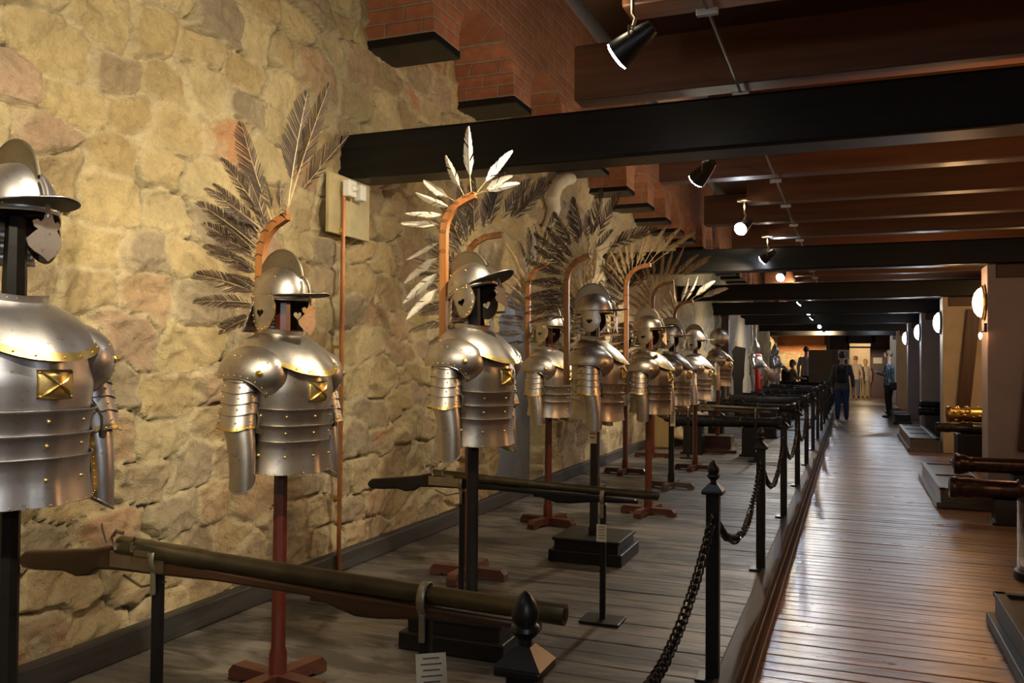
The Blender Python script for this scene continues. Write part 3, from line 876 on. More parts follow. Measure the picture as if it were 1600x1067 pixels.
# ------------------------------------------------------------------ wings
def feather_mesh(key, mat, seed, bare=.22, W=.085, curve=.12, rag=.10):
    def f():
        rr = random.Random(seed); m = MB(); n = 54
        def spine(t): return Vector((curve * t * t, 0, t))
        m.mi = 1; m.tube([spine(k / 12) for k in range(13)], [.007 * (1 - .8 * k / 12) for k in range(13)], 5)
        m.mi = 0
        for s in (-1, 1):
            gap = 0
            for i in range(n):
                t = bare + (1 - bare) * i / n
                if gap > 0: gap -= 1; continue
                if rr.random() < rag * .16: gap = rr.randint(0, 2); continue
                u = (t - bare) / (1 - bare)
                w_ = W * (min(1, u * 5 + .35)) * (1 - .85 * u ** 3.5) * (1.0 if s < 0 else .72) * rr.uniform(.93, 1.03)
                dt = (1 - bare) / n * 1.02
                a = spine(t); b = spine(min(1, t + dt))
                th = R(38 + rr.uniform(-3, 3) - 14 * u); dy = rr.uniform(-.003, .003) + .03 * (w_ / W) * (1 if seed % 2 else -1)
                tip = Vector((s * w_ * math.sin(th) * 1.15, dy, w_ * math.cos(th) * 1.15))
                m.add([a, b, b + tip * .6, b + tip - Vector((0, 0, dt * .3)), a + tip * .92, a + tip * .6 + Vector((0, 0, 0))], [(0, 1, 2, 5), (5, 2, 3, 4)] if s > 0 else [(0, 5, 2, 1), (5, 4, 3, 2)])
        return m.mesh('feather', [mat, M['quill']], 60)
    return cached(key, f)

def frame_path(top, reach):
    # local x (forward) and z; a straight staff that bows forward at the top
    return [(-.155, 1.12), (-.155, 1.30), (-.158, top - .26), (-.158, top - .17), (-.150, top - .12), (-.128, top - .075), (-.092, top - .040), (-.040, top - .014), (reach, top)]

def make_wing(label, loc, rz, kinds, top=1.92, reach=.0, n=18, seed=1, zoff=0, scale=1.0, lo=-.55, sweep=(198, 52), lens=(.30, .50), xoff=0.0, spread=.10, base=1.12, fan=None):
    rr = random.Random(seed)
    t = thing('feathered_wing', label, 'wing', (loc[0], loc[1], PZ + zoff), rz)
    P = frame_path(top, reach); P[0] = (P[0][0], base)
    m = MB()
    pts = [Vector((x + xoff, 0, z)) for x, z in P]
    m.tube(pts, [.024] * len(pts), 4, ry=.9, phase=PI / 4, up=(0, 1, 0))
    m.build('wing_frame', M['wingwood'], t, 40)
    b = MB()
    for k in range(2, 9):
        p = pts[k]
        b.tube([p + Vector((-.02, -.018, 0)), p + Vector((.0, -.02, .012)), p + Vector((.018, -.018, .004))], .0012, 4)
    b.build('binding_wire', M['black'], t)
    # arc-length positions along the part that carries feathers
    seg = pts[1:]; L = [0]
    for a, c in zip(seg[:-1], seg[1:]): L.append(L[-1] + (c - a).length)
    def at(s):
        s *= L[-1]
        for i in range(len(L) - 1):
            if s <= L[i + 1] + 1e-9: return seg[i].lerp(seg[i + 1], (s - L[i]) / max(1e-9, L[i + 1] - L[i]))
        return seg[-1]
    fr = None
    if fan:
        fan = fan + [(min(1, a_[0] * .9 + .06 * rr.random()), a_[1] + rr.uniform(-14, 10), a_[2] * rr.uniform(.35, .6)) for a_ in fan if kinds[0] != 'f_white' and a_[0] < .9]
        n = len(fan)
    for i in range(n):
        u = i / (n - 1)
        s = .16 + .84 * u ** .85
        p = at(s)
        ang = sweep[0] + (sweep[1] - sweep[0]) * u ** 1.15 + rr.uniform(-6, 6)
        ln = (lens[0] + (lens[1] - lens[0]) * u ** 1.6) * rr.uniform(.84, 1.12) * scale
        if fan:
            fs_, ang, ln = fan[i]; p = at(fs_); ang += rr.uniform(-2, 2); u = fs_
        kd = kinds[min(len(kinds) - 1, int(u * len(kinds)))]
        sd = rr.randint(0, 3)
        bare = .3 if u > .85 else .16
        me = feather_mesh('f%s%d%d' % (kd, sd, int(u > .85)), M[kd], sd + 3, bare=bare, W={'f_white': .15, 'f_tan': .115}.get(kd, .19), curve=-.10 if u < .5 else .06, rag=.35 if kd != 'f_white' else .15)
        o = bpy.data.objects.new('feather', me); link(o, t)
        o.location = p + Vector((0, rr.uniform(-.008, .008), 0))
        yaw = rr.uniform(-spread, spread) * 2.2
        # the mesh points along +Z: turn it in the X-Z plane by ang (0 = +X, 90 = up)
        o.rotation_mode = 'QUATERNION'
        q = Matrix.Rotation(yaw, 4, 'Z') @ Matrix.Rotation(R(90 - ang), 4, 'Y') @ Matrix.Rotation(rr.uniform(-.5, .5) + .15, 4, 'Z')
        o.rotation_quaternion = q.to_quaternion()
        o.scale = (ln * rr.uniform(.85, 1.1) , ln, ln)
    return t

def plinth(label, x, y, w_=.46, rz=0.0, d_=None, h=.15, mat='blackwood', group=None):
    d_ = d_ or w_
    t = thing('plinth', label, 'plinth', (x, y, PZ), rz, group)
    MB().box((0, 0, h * .25), (w_ + .06, d_ + .06, h * .5), bev=.006).build('lower_step', M[mat], t)
    MB().box((0, 0, h * .73), (w_, d_, h * .5), bev=.004).box((0, 0, h - .009), (w_ + .025, d_ + .025, .018), bev=.005).build('upper_box', M[mat], t)
    return t

def card(label, loc, rz, w_=.07, h=.10, tilt=0.0, lines=5, cat='label card'):
    t = thing('label_card', label, cat, loc, rz)
    MB().box((0, 0, 0), (.004, w_, h), rot=(0, tilt, 0)).build('sheet', M['paper'], t, 0)
    m = MB()
    for k in range(lines):
        ww = w_ * (.7 if k % 2 else .55)
        m.box((.0028 , 0, h * (.36 - .16 * k)), (.0008, ww, h * .035))
    m.build('print', M['ink'], t, 0, rot=(0, tilt, 0))
    return t

ARM = [
 # label, x, y, rz, steel, post, tilt, zoff, cross
 ('armour nearest the camera with a bright leaf-shaped nasal and large brass square badge', -2.06, 1.63, R(-8), 'steel_cool', 'blackwood', R(0), .05, False, R(0)),
 ('armour behind the long front musket, on a red-brown post, level peaked helmet', -2.06, 2.79, R(-9), 'steel', 'redwood', R(1), 0, True, R(0)),
 ('armour with its helmet tipped back, on a black post beside the white feathered wing', -1.61, 3.61, R(-12), 'steel', 'blackwood', R(-18), .05, False, R(0)),
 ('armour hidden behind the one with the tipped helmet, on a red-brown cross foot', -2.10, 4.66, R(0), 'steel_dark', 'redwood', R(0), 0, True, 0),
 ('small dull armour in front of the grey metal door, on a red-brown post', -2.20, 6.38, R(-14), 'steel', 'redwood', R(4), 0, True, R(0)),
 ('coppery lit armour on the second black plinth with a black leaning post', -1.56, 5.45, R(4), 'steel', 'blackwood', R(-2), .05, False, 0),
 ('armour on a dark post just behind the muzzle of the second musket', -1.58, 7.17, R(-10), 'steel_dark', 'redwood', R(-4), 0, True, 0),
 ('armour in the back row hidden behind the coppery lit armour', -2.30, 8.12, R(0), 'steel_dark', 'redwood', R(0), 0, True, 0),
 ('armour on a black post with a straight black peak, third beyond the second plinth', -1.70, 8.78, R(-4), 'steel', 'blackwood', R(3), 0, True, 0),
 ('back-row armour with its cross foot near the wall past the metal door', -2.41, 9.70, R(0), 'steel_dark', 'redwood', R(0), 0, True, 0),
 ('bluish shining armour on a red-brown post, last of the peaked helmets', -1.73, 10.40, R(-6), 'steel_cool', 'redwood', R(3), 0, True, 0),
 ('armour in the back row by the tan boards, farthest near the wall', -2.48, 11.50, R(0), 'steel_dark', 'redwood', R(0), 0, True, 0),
]
for (lb, x, y, rz, S, post, tilt, zo, cr, ln) in ARM:
    make_armour(lb, (x, y), rz, S, post, tilt, zo, cr, lean=ln, hz={1.63: 1.61, 2.79: 1.51, 6.38: 1.55}.get(y, 1.55))
plinth('black plinth in the lower left corner under the nearest armour', -2.06, 1.63, .34)
plinth('black two-step plinth just behind the long front musket', -1.61, 3.63, .44, R(0))
plinth('black two-step plinth behind the second musket', -1.56, 5.47, .42, R(0))

make_wing('dark wing of the nearest armour, casting a shadow on the wall', (-2.06, 1.63), R(-8), ['f_dark', 'f_black'], 1.76, -.02, 13, 5, .05, xoff=-.16, sweep=(200, 108))
make_wing('dark ragged brown wing behind the armour on the first red-brown post', (-2.035, 2.82), R(0), ['f_dark', 'f_dark', 'f_dark', 'f_dark'], 1.85, -.045, 20, 11, 0, fan=[(.22,182,.26),(.26,196,.24),(.32,172,.30),(.38,158,.36),(.44,168,.24),(.48,150,.33),(.54,160,.28),(.58,146,.36),(.63,153,.30),(.67,140,.37),(.71,146,.30),(.75,132,.36),(.79,138,.32),(.82,126,.40),(.86,118,.48),(.88,108,.20),(.93,98,.16),(.97,86,.50),(.985,72,.53),(1.0,42,.43)])
make_wing('white and cream feathered wing on an orange-brown staff', (-1.61, 3.61), R(0), ['f_white'], 1.92, .0, 11, 21, .12, fan=[(.30,216,.24),(.40,210,.26),(.50,204,.27),(.60,203,.24),(.70,177,.27),(.76,168,.22),(.82,160,.22),(.87,152,.24),(.93,120,.24),(.975,97,.32),(1.0,52,.26),(1.0,24,.20),(1.0,12,.23)])
make_wing('dark brown wing just behind the tipped-back helmet', (-1.97, 4.66), R(8), ['f_dark', 'f_dark', 'f_black'], 2.02, .06, 20, 31, 0, scale=.95, lens=(.32, .50), sweep=(205, 42))
make_wing('thin brown wing in front of the grey metal door', (-2.22, 6.38), R(0), ['f_dark', 'f_tan', 'f_dark'], 2.04, -.0, 16, 41, 0, scale=.9, lens=(.30, .52), sweep=(186, 50), base=1.0)
make_wing('sparse dark wing rising behind the coppery lit armour', (-1.58, 5.45), R(0), ['f_dark', 'f_dark', 'f_black'], 1.86, -.0, 18, 51, .12, xoff=-.02, base=1.0, fan=[(.25,186,.26),(.31,178,.28),(.37,182,.26),(.43,174,.28),(.49,178,.25),(.55,168,.28),(.61,170,.24),(.67,160,.30),(.73,150,.30),(.79,142,.34),(.84,134,.32),(.88,124,.38),(.92,112,.34),(.95,103,.40),(.97,92,.30),(.98,83,.44),(.99,67,.45),(1.0,50,.22),(1.0,23,.46)])
make_wing('tan wing behind the armour by the second musket muzzle', (-1.62, 7.17), R(0), ['f_tan', 'f_dark', 'f_tan', 'f_tan'], 2.10, .05, 20, 61, 0, scale=.9, lens=(.32, .46), sweep=(190, 40), base=1.0)
make_wing('brown wing in the back row behind the sparse dark wing', (-2.30, 8.12), R(0), ['f_dark', 'f_tan'], 2.0, .0, 18, 71, 0, lens=(.4, .6), sweep=(190, 45))
make_wing('light tan wing behind the straight black peaked helmet', (-1.74, 8.78), R(0), ['f_tan'], 2.10, .06, 20, 81, 0, scale=.9, lens=(.32, .50), sweep=(190, 32), base=1.0)
make_wing('tan wing in the back row near the wall past the metal door', (-2.41, 9.70), R(0), ['f_tan', 'f_dark'], 2.0, .0, 18, 91, 0, lens=(.4, .6), sweep=(190, 45))
make_wing('silvery wing with a short brown staff behind the bluish armour', (-1.82, 10.40), R(0), ['f_white', 'f_tan', 'f_white'], 2.02, .06, 12, 101, 0, scale=.8, lens=(.34, .5), sweep=(170, 25))

# closed-helmet armour on a box further on
t = make_armour('armour with a rounded closed helmet on a dark red box plinth', (-1.80, 12.8), R(-6), 'steel_dark', 'redwood', 0, .10, False, head=False, name='closed_helmet_armour')
h = MB(); h.grid(lambda u, v: (.125 * math.cos(2 * PI * u) * math.cos(R(-60) + v * R(150)) ** 1 + .035 * max(0, math.cos(2 * PI * u)) ** 3 * math.cos(R(-60) + v * R(150)), .10 * math.sin(2 * PI * u) * math.cos(R(-60) + v * R(150)), .14 * math.sin(R(-60) + v * R(150))), 28, 14, closed=True)
hh = h.build('helmet', M['steel'], t, loc=(0, 0, 1.55), rot=(0, R(18), 0))
MB().box((.135, 0, 0), (.02, .10, .008)).box((.14, 0, -.03), (.02, .08, .004)).build('visor_slit', M['black'], hh)
bx = thing('box_plinth', 'dark red wooden box under the closed-helmet armour', 'plinth', (-1.80, 12.8, PZ))
MB().box((0, 0, .02), (.60, .55, .04), bev=.004).build('base_board', M['redwood_x'], bx)
MB().box((0, 0, .13), (.42, .38, .20), bev=.006).build('box', M['redwood_x'], bx)

# ------------------------------------------------------------------ far knights
def knight(label, x, y, rz, cloth, shield):
    t = thing('knight_armour', label, 'armour', (x, y, PZ), rz)
    MB().box((0, 0, .09), (.7, .7, .18), bev=.01).build('pedestal', M['blackwood'], t)
    b = MB(); b.grid(lambda u, v: torso(-PI + 2 * PI * u, .82 + .56 * v, .01) + Vector((0, 0, .16)), 36, 12, closed=True); b.build('body_plates', M['steel_cool'], t)
    for s in (-1, 1):
        MB().tube([(0, s * .10, 1.02), (.03, s * .12, .80), (.03, s * .12, .62), (.01, s * .12, .40), (0, s * .12, .22)], [.095, .085, .068, .065, .05], 12).sph((.05, s * .12, .64), .06, 10, 6).build('leg_armour', M['steel_cool'], t)
        MB().sph((.06, s * .12, .225), .06, 10, 6, (1.9, .9, .75)).build('foot_armour', M['steel_cool'], t)
        el = Vector((.12, s * .33, 1.20)); hd = Vector((.34, s * .25, 1.22 if s < 0 else 1.05))
        MB().tube([(0, s * .19, 1.45), (.03, s * .27, 1.34), el], [.085, .068, .055], 12).sph(el, .065, 10, 6).tube([el, hd], [.055, .04], 10).sph(hd, .048, 10, 6).sph((0, s * .19, 1.46), .10, 12, 8).build('arm_armour', M['steel_cool'], t)
    h = MB().lathe([(.075, 1.52), (.085, 1.58), (.115, 1.64), (.118, 1.72), (.09, 1.81), (.05, 1.88), (.012, 1.95), (.004, 2.0)], 20).lathe([(.15, 1.695), (.12, 1.72), (.118, 1.70)], 20).build('helmet', M['steel_cool'], t)
    MB().box((.11, 0, 1.67), (.03, .12, .012)).build('visor_slit', M['black'], h)
    if cloth:
        def fn(u, v):
            an = R(-60) + u * R(200); p = torso(an, 1.36, .05 + .03 * v); p.z = 1.50 - .95 * v + .02 * math.sin(9 * u); p.x += .03 * v * math.sin(12 * u); return p
        MB().grid(fn, 30, 14).build('red_cloth', simple('red_cloth', (.55, .025, .02), .8), t, solid=.006)
    if shield:
        MB().lathe([(.001, .04), (.07, .035), (.15, .015), (.18, 0), (.17, -.01)], 28, TR((.36, .22, .98), (0, R(78), R(-15)))).build('shield', simple('brown_shield_leather', (.09, .028, .011), .6), t)
    return t
knight('knight in bright armour with a red cloth over one shoulder', -2.35, 23.6, R(-20), True, True)
knight('knight in darker armour standing beyond the red-clothed one', -2.30, 29.4, R(-20), False, False)
o = MB().prism([(-.08, 0), (.08, 0), (.09, .9), (.12, 1.0), (.12, 1.18), (.15, 1.62), (-.06, 1.66), (-.13, 1.55), (-.10, 1.18), (-.14, 1.05), (-.10, .9)], .09, TR((0, 0, 0), (R(90), 0, R(20)))).build('gun_stock', M['blackwood'], loc=(-2.3, 19.5, PZ))
props(o, 'dark broad wooden gun stock standing upright before the red-clothed knight', 'gun stock')

# tan display boards by the wall
db = thing('display_ramp', 'tan wooden boards set as a low ramp against the wall', 'display board', (-2.68, 13.5, PZ))
MB().prism([(-.22, 0), (.20, 0), (.12, .78), (-.12, .78)], .03, TR((.0, -.5, 0), (R(90), 0, 0))).build('end_board', M['tanboard'], db, 0)
MB().prism([(-.22, 0), (.20, 0), (.12, .78), (-.12, .78)], .03, TR((.0, .9, 0), (R(90), 0, 0))).build('end_board', M['tanboard'], db, 0)
MB().box((.22, .2, .16), (.42, 1.4, .025), rot=(0, R(12), 0)).build('shelf_board', M['tanboard'], db, 0)
MB().box((.0, .2, .55), (.03, 1.4, .35), rot=(0, R(-14), 0)).build('back_board', M['tanboard'], db, 0)
for i, (dx, dy) in enumerate([(.12, -.3), (.14, 0.0), (.16, .3)]):
    o = MB().tube([(0, 0, 0), (-.14, .05, .95)], .012, 8).tube([(-.14, .05, .95), (-.15, .053, 1.03)], [.02, .008], 8).build('bolt_shaft', M['stock'], loc=(-2.68 + .35, 13.5 + dy, PZ + .13))
    props(o, 'thin wooden shaft leaning on the tan ramp boards', 'shaft', 'shafts on the tan ramp')
card('cream card on the tan ramp boards by the wall', (-2.42, 13.12, .44), R(-50), .08, .28, R(-30), 0)

# ------------------------------------------------------------------ muskets and their stands
def musket(label, x0, x1, y, z, r=.022, stock='stock', dark=False, slope=0.0):
    """butt at x0 (left), muzzle at x1 (right), lying across the hall"""
    t = thing('musket', label, 'musket', (x0, y, z), 0)
    t.rotation_euler = (0, slope, 0)
    L = x1 - x0
    sm = M['stock'] if not dark else M['blackwood']
    # stock: side profile in X-Z, seen from the front
    up = [(0.0, -.022), (.02, -.008), (.16, .010), (.30, .030), (.38, .050), (.42, .048), (.46, .030), (.60, .022), (L * .60, .006), (L * .80, 0.0), (L * .93, -.004)]
    dn = [(L * .935, -.022), (L * .80, -.032), (L * .72, -.050), (L * .68, -.052), (L * .60, -.018), (.75, -.014), (.62, -.018), (.50, -.022), (.40, -.024), (.31, -.030), (.28, -.052), (.23, -.060), (.18, -.050), (.06, -.060), (.01, -.058), (-.008, -.04)]
    poly = [(x, zz - .01) for x, zz in up + dn]
    m = MB(); m.prism(poly, .036, TR((0, 0, 0), (R(90), 0, 0)))
    o = m.build('stock', sm, t, 30); bv = o.modifiers.new('bevel', 'BEVEL'); bv.width = .008; bv.segments = 3
    b = MB(); b.tube([(.385, 0, .034), (.39, 0, .034), (.70, 0, .026), (.71, 0, .0255), (L * .75, 0, .016), (L - .10, 0, .013), (L - .095, 0, .013), (L, 0, .012)], [r * .9, r * 1.3, r * 1.25, r * 1.15, r * 1.02, r * .96, r * 1.06, r * 1.06], 16)
    b.build('barrel', M['barrel'], t, 30)
    MB().tube([(L - .004, 0, .013), (L + .002, 0, .013)], r * .62, 14).build('bore', M['black'], t)
    MB().tube([(L * .60, 0, -.034), (L + -.10, 0, -.026)], r * .42, 8).build('ramrod', sm, t)
    lk = MB(); lk.box((.47, -.021, .0), (.20, .008, .048), bev=.003)
    lk.tube([(.40, -.03, .03), (.385, -.03, .065), (.40, -.03, .085), (.425, -.03, .08)], .006, 6)
    lk.tube([(.46, -.03, .03), (.455, -.03, .06), (.475, -.03, .075)], .006, 6)
    lk.tube([(.36, -.028, .045), (.345, -.028, .08), (.34, -.028, .10)], .003, 5); lk.box((.50, -.03, .03), (.05, .02, .014))
    lk.tube([(.40, 0, -.05), (.47, 0, -.075), (.56, 0, -.05)], .004, 5)
    lk.build('lock', M['steel_dark'], t)
    return t
def mstand(label, x, y, ztop, r=.0125, tag=False, group=None, w_=.02, lead=.07):
    t = thing('musket_stand', label, 'stand', (x, y, PZ), 0)
    h = ztop - PZ
    MB().box((0, 0, h / 2), (w_ * 1.6, w_, h), bev=.003).build('upright', M['iron'], t)
    MB().box((0, 0, .006), (.20, .16, .012), bev=.003).build('base_plate', M['iron'], t)
    m = MB(); N = 16
    m.grid(lambda u, v: (-.011 + .022 * v, .030 * math.sin(2 * PI * u), h + .036 + .041 * math.cos(2 * PI * u)), 24, 1, closed=True)
    m.box((0, -.02, h - .03), (.016, .010, .07), bev=.003)
    m.build('collar', simple('pale_metal_collar', (.34, .31, .22), .4, .7), t, solid=.003)
    return t
musket('long brown musket nearest the camera across the foreground', -2.37, -.62, 1.93, .845, .0235, slope=R(.9))
mstand('black stand under the lock end of the nearest musket', -1.84, 1.93, .815)
mstand('black stand under the fore end of the nearest musket', -.985, 1.93, .79)
musket('second musket with a black butt, beyond the first armours', -2.46, -.86, 4.13, .79, .020, dark=True, slope=R(.8))
mstand('black stand under the butt end of the second musket', -1.90, 4.13, .74, w_=.018)
mstand('black stand with a cream card under the muzzle end of the second musket', -1.135, 4.13, .72, w_=.018)
musket('third musket, far along, lying above the first cannon', -2.25, -.86, 11.6, .82, .022)
mstand('black stand under the butt end of the third musket', -2.02, 11.6, .77)
mstand('black stand under the muzzle end of the third musket', -1.15, 11.6, .77)
card('cream card fixed on the stand of the second musket', (-1.135, 4.10, .585), R(-90), .05, .085)
card('cream card low on the stand of the nearest musket', (-.955, 1.905, .66), R(-55), .075, .085, R(-25))
card('tall cream card on the black post of the coppery lit armour', (-1.56, 5.405, .98), R(-90), .055, .17)
card('white card on the black post of the armour with a straight black peak', (-1.68, 8.74, .86), R(-60), .055, .16)
card('cream card lying by the third musket stand', (-1.10, 11.52, .26), R(-60), .06, .11, R(-35), 3)
card('pale card leaning on the edge of the dark red box', (-1.52, 12.6, .24), R(-60), .06, .13, R(-35), 3)

# ------------------------------------------------------------------ rope posts and chains
PY = [1.38, 3.54, 5.53, 7.5] + [9.5 + 2.02 * k for k in range(14)]
def stanchion():
    r = thing('chain_post', 'x', 'post', (0, 0, PZ), 0, None)
    MB().box((0, 0, .38), (.052, .052, .76), bev=.004).build('shaft', M['iron'], r)
    MB().box((0, 0, .006), (.13, .11, .012), bev=.003).build('base_plate', M['iron'], r)
    m = MB(); m.box((0, 0, .752), (.085, .085, .016), bev=.005)
    vs = [(i * .042, j * .042, .76) for i, j in ((-1, -1), (1, -1), (1, 1), (-1, 1))] + [(i * .014, j * .014, .79) for i, j in ((-1, -1), (1, -1), (1, 1), (-1, 1))]
    m.add(vs, [(0, 1, 5, 4), (1, 2, 6, 5), (2, 3, 7, 6), (3, 0, 4, 7), (4, 5, 6, 7)])
    m.build('cap', M['iron'], r, 20)
    f = MB().lathe([(.012, .785), (.012, .80), (.020, .806), (.026, .815), (.024, .822), (.019, .826), (.023, .834), (.0235, .846), (.018, .862), (.010, .874), (.003, .88)], 14)
    f.build('finial', M['iron'], r)
    h = MB()
    for s in (-1, 1): h.tube([(0, s * .026, .655), (0, s * .04, .65), (0, s * .042, .66), (0, s * .034, .668)], .0035, 6)
    h.build('hook', simple('rusty_hook', (.30, .15, .05), .5, .4), r)
    return r
def copy_tree(o, parent=None):
    c = o.copy(); COL.objects.link(c); c.parent = parent
    for ch in list(o.children): copy_tree(ch, c)
    return c
ORD = ['second', 'third', 'fourth', 'fifth', 'sixth', 'seventh', 'eighth', 'ninth', 'tenth', 'eleventh', 'twelfth', 'thirteenth', 'fourteenth', 'fifteenth', 'sixteenth', 'seventeenth', 'eighteenth']
s0 = stanchion()
for i, y in enumerate(PY):
    s = s0 if i == 0 else copy_tree(s0)
    s.location = (-.515, y, PZ)
    s['label'] = ('black chain post at the bottom edge, its pine-cone finial beside the nearest musket muzzle' if i == 0 else
                  'tall black chain post in full view with a rusty hook, beside the platform edge' if i == 1 else
                  'black chain post along the platform edge, %s counted from the camera' % ORD[i - 1])
    s['group'] = 'black chain posts along the platform edge'
def chain(label, y0, y1, z=.80, sag=.245, ln=.040):
    L = y1 - y0 - .07; P = []
    N = 400
    c = [(y0 + .035 + L * k / N, z - sag * (1 - (2 * k / N - 1) ** 2) + .006 * math.sin(k * .7)) for k in range(N + 1)]
    S = [0]
    for a, b in zip(c[:-1], c[1:]): S.append(S[-1] + math.hypot(b[0] - a[0], b[1] - a[1]))
    n = int(S[-1] / (ln * .68)); m = MB(); j = 0
    cx = (y0 + y1) / 2
    small = y0 > 9
    for i in range(n):
        t = (i + .5) / n * S[-1]
        while j < N - 1 and S[j + 1] < t: j += 1
        a, b = c[j], c[j + 1]; ang = math.atan2(b[1] - a[1], b[0] - a[0])
        T = TR((0, a[0] - cx, a[1]), (ang, 0, 0)) @ Matrix.Rotation(R(90) * (i % 2) + R(20), 4, 'Y')
        seg = 12 if not small else 8
        path = []
        for k in range(seg + 1):
            q = 2 * PI * k / seg
            yy = .5 * ln * math.cos(q); xx = .0135 * math.copysign(min(1, abs(math.sin(q)) * 1.35), math.sin(q))
            path.append((xx, yy, 0))
        m.tube(path, .0044, 5 if not small else 4, T, cap=False)
    o = m.build('chain', M['chain'], loc=(-.515, cx, 0))
    props(o, label, 'chain', 'dark chains hanging between the posts')
for i in range(len(PY) - 1):
    lb = 'dark link chain hanging between the %s and %s post from the camera' % ((['first'] + ORD)[i], (['first'] + ORD)[i + 1])
    chain(lb, PY[i], PY[i + 1], .80, .245 if i else .27)
chain('dark link chain running from the first post out of the bottom of the picture', -.75, PY[0], .80, .25)

# ------------------------------------------------------------------ cannons
def cannon(label, x, y, z, L, r, mat='cannon', dirx=1, rz=0, style=0):
    """muzzle at (x,y,z); the barrel runs away from it along -dirx"""
    t = thing('cannon_barrel', label, 'cannon', (x, y, z), rz + (0 if dirx > 0 else PI))
    if style == 0:
        prof = [(r * .55, 0), (r * .98, 0), (r * 1.12, .02), (r * 1.16, .05), (r * 1.0, .10), (r * .82, .15), (r * .88, .17), (r * .80, .19), (r * .82, L * .38), (r * .92, L * .385), (r * .92, L * .40), (r * .86, L * .405), (r * .92, L * .62), (r * 1.04, L * .625), (r * 1.04, L * .65), (r * .96, L * .655), (r * 1.05, L * .93), (r * 1.2, L * .935), (r * 1.2, L * .96), (r * .9, L * .97), (r * .3, L * .99), (r * .25, L * 1.01), (r * .38, L * 1.03), (r * .38, L * 1.06), (r * .1, L * 1.08)]
    else:
        prof = [(r * .5, 0), (r * .9, 0), (r * 1.0, .015), (r * 1.05, .05), (r * .9, .08), (r * 1.0, .15), (r * .86, .20), (r * .86, L * .3), (r * 1.0, L * .31), (r * .88, L * .33), (r * .92, L * .55), (r * 1.02, L * .56), (r * .94, L * .58), (r, L * .95), (r * 1.1, L * .96), (r * .3, L), (r * .3, L * 1.05), (.002, L * 1.06)]
    MB().lathe(prof, 24, TR((0, 0, 0), (0, R(-90), 0))).build('barrel', M[mat], t, 40)
    MB().lathe([(r * .5, -.001), (r * .5, .002)], 18, TR((.002, 0, 0), (0, R(-90), 0))).build('bore', M['black'], t)
    MB().tube([(-L * .58, -r * 1.7, 0), (-L * .58, r * 1.7, 0)], r * .33, 12).build('trunnions', M[mat], t)
    if style == 0:
        m = MB()
        for s in (-1, 1): m.tube([(-L * .52, s * r * .3, r * .85), (-L * .55, s * r * .3, r * 1.35), (-L * .60, s * r * .3, r * 1.35), (-L * .63, s * r * .3, r * .9)], r * .12, 6)
        m.build('lifting_loops', M[mat], t)
    return t
def cradle(label, x, y, ztop, w_=.30, z0=PZ, d_=.26, mat='blackwood'):
    t = thing('cannon_support', label, 'support', (x, y, z0))
    h = ztop - z0
    MB().prism([(-w_ / 2, 0), (w_ / 2, 0), (w_ / 2 * .72, h), (w_ / 2 * .35, h), (0, h - .03), (-w_ / 2 * .35, h), (-w_ / 2 * .72, h)], d_, TR((0, 0, 0), (R(90), 0, R(90)))).build('block', M[mat], t, 0)
    MB().box((0, 0, .012), (d_ + .06, w_ + .06, .024), bev=.003).build('foot_board', M[mat], t)
    return t
LC = [(12.35, .61, 1.55, .085, -.83), (15.5, .66, 1.7, .09, -.84), (18.3, .66, 1.6, .12, -.80), (20.9, .64, 1.6, .10, -.86), (22.6, .62, 1.6, .11, -.80), (26.0, .66, 1.7, .11, -.84), (28.4, .64, 1.6, .14, -.82), (31.8, .68, 1.6, .15, -.82)]
CW = ['nearest in the left row', 'second of the left row', 'third of the left row, thick muzzle', 'fourth of the left row', 'fifth of the left row', 'sixth of the left row', 'seventh of the left row, thick', 'farthest of the left row']
for i, (y, z, L, r, x) in enumerate(LC):
    cannon('black cannon barrel, ' + CW[i], x, y, z, L, r)
    for k, q in enumerate((.28, .80)):
        cradle('black support under the %s of the cannon %s' % ('muzzle' if k == 0 else 'rear', CW[i]), x - L * q, y, z - r * .85)
# right side
def tray(label, x0, x1, y0, y1, h, mat='blackwood', panel=True):
    t = thing('display_plinth', label, 'plinth', ((x0 + x1) / 2, (y0 + y1) / 2, 0))
    w_ = x1 - x0; d_ = y1 - y0
    MB().box((0, 0, .03), (w_ + .08, d_ + .08, .06), bev=.006).build('lower_step', M[mat], t)
    m = MB().box((0, 0, h / 2 + .01), (w_, d_, h - .03), bev=.004)
    for s in (-1, 1):
        m.box((s * (w_ / 2 - .02), 0, h), (.06, d_ + .02, .025), bev=.005); m.box((0, s * (d_ / 2 - .02), h), (w_ + .02, .06, .025), bev=.005)
    for k in range(1, max(2, int(d_ / .9))): m.box((0, -d_ / 2 + k * d_ / max(2, int(d_ / .9)), h), (w_, .05, .022), bev=.004)
    m.build('upper_box', M[mat], t)
    return t
M['traywood'] = woodmat('dark_grey_tray_wood', (.05, .042, .035), (.11, .09, .07), .3, 'X', .3)
tray('dark two-step base in the lower right corner', .74, 1.30, 2.7, 5.40, .17, 'blackwood')
tray('dark wooden framed base under the two brown cannon barrels', .84, 1.32, 9.6, 12.0, .19, 'traywood')
tray('framed base with its front lit golden, right side, third from the camera', .92, 1.34, 15.6, 19.0, .22, 'traywood')
tray('framed dark base beyond the golden-lit one on the right', 1.0, 1.34, 22.6, 24.9, .22, 'blackwood')
tray('low brown base farthest along the right side', 1.0, 1.34, 27.6, 29.5, .15, 'traywood')
cannon('brown cannon barrel with a bell muzzle, upper of the near pair on the right', .985, 9.9, .415, 1.7, .095, 'cannon_brown', -1)
cannon('brown ringed cannon barrel, lower of the near pair on the right', .85, 8.9, .30, 1.8, .10, 'cannon_brown', -1, style=1)
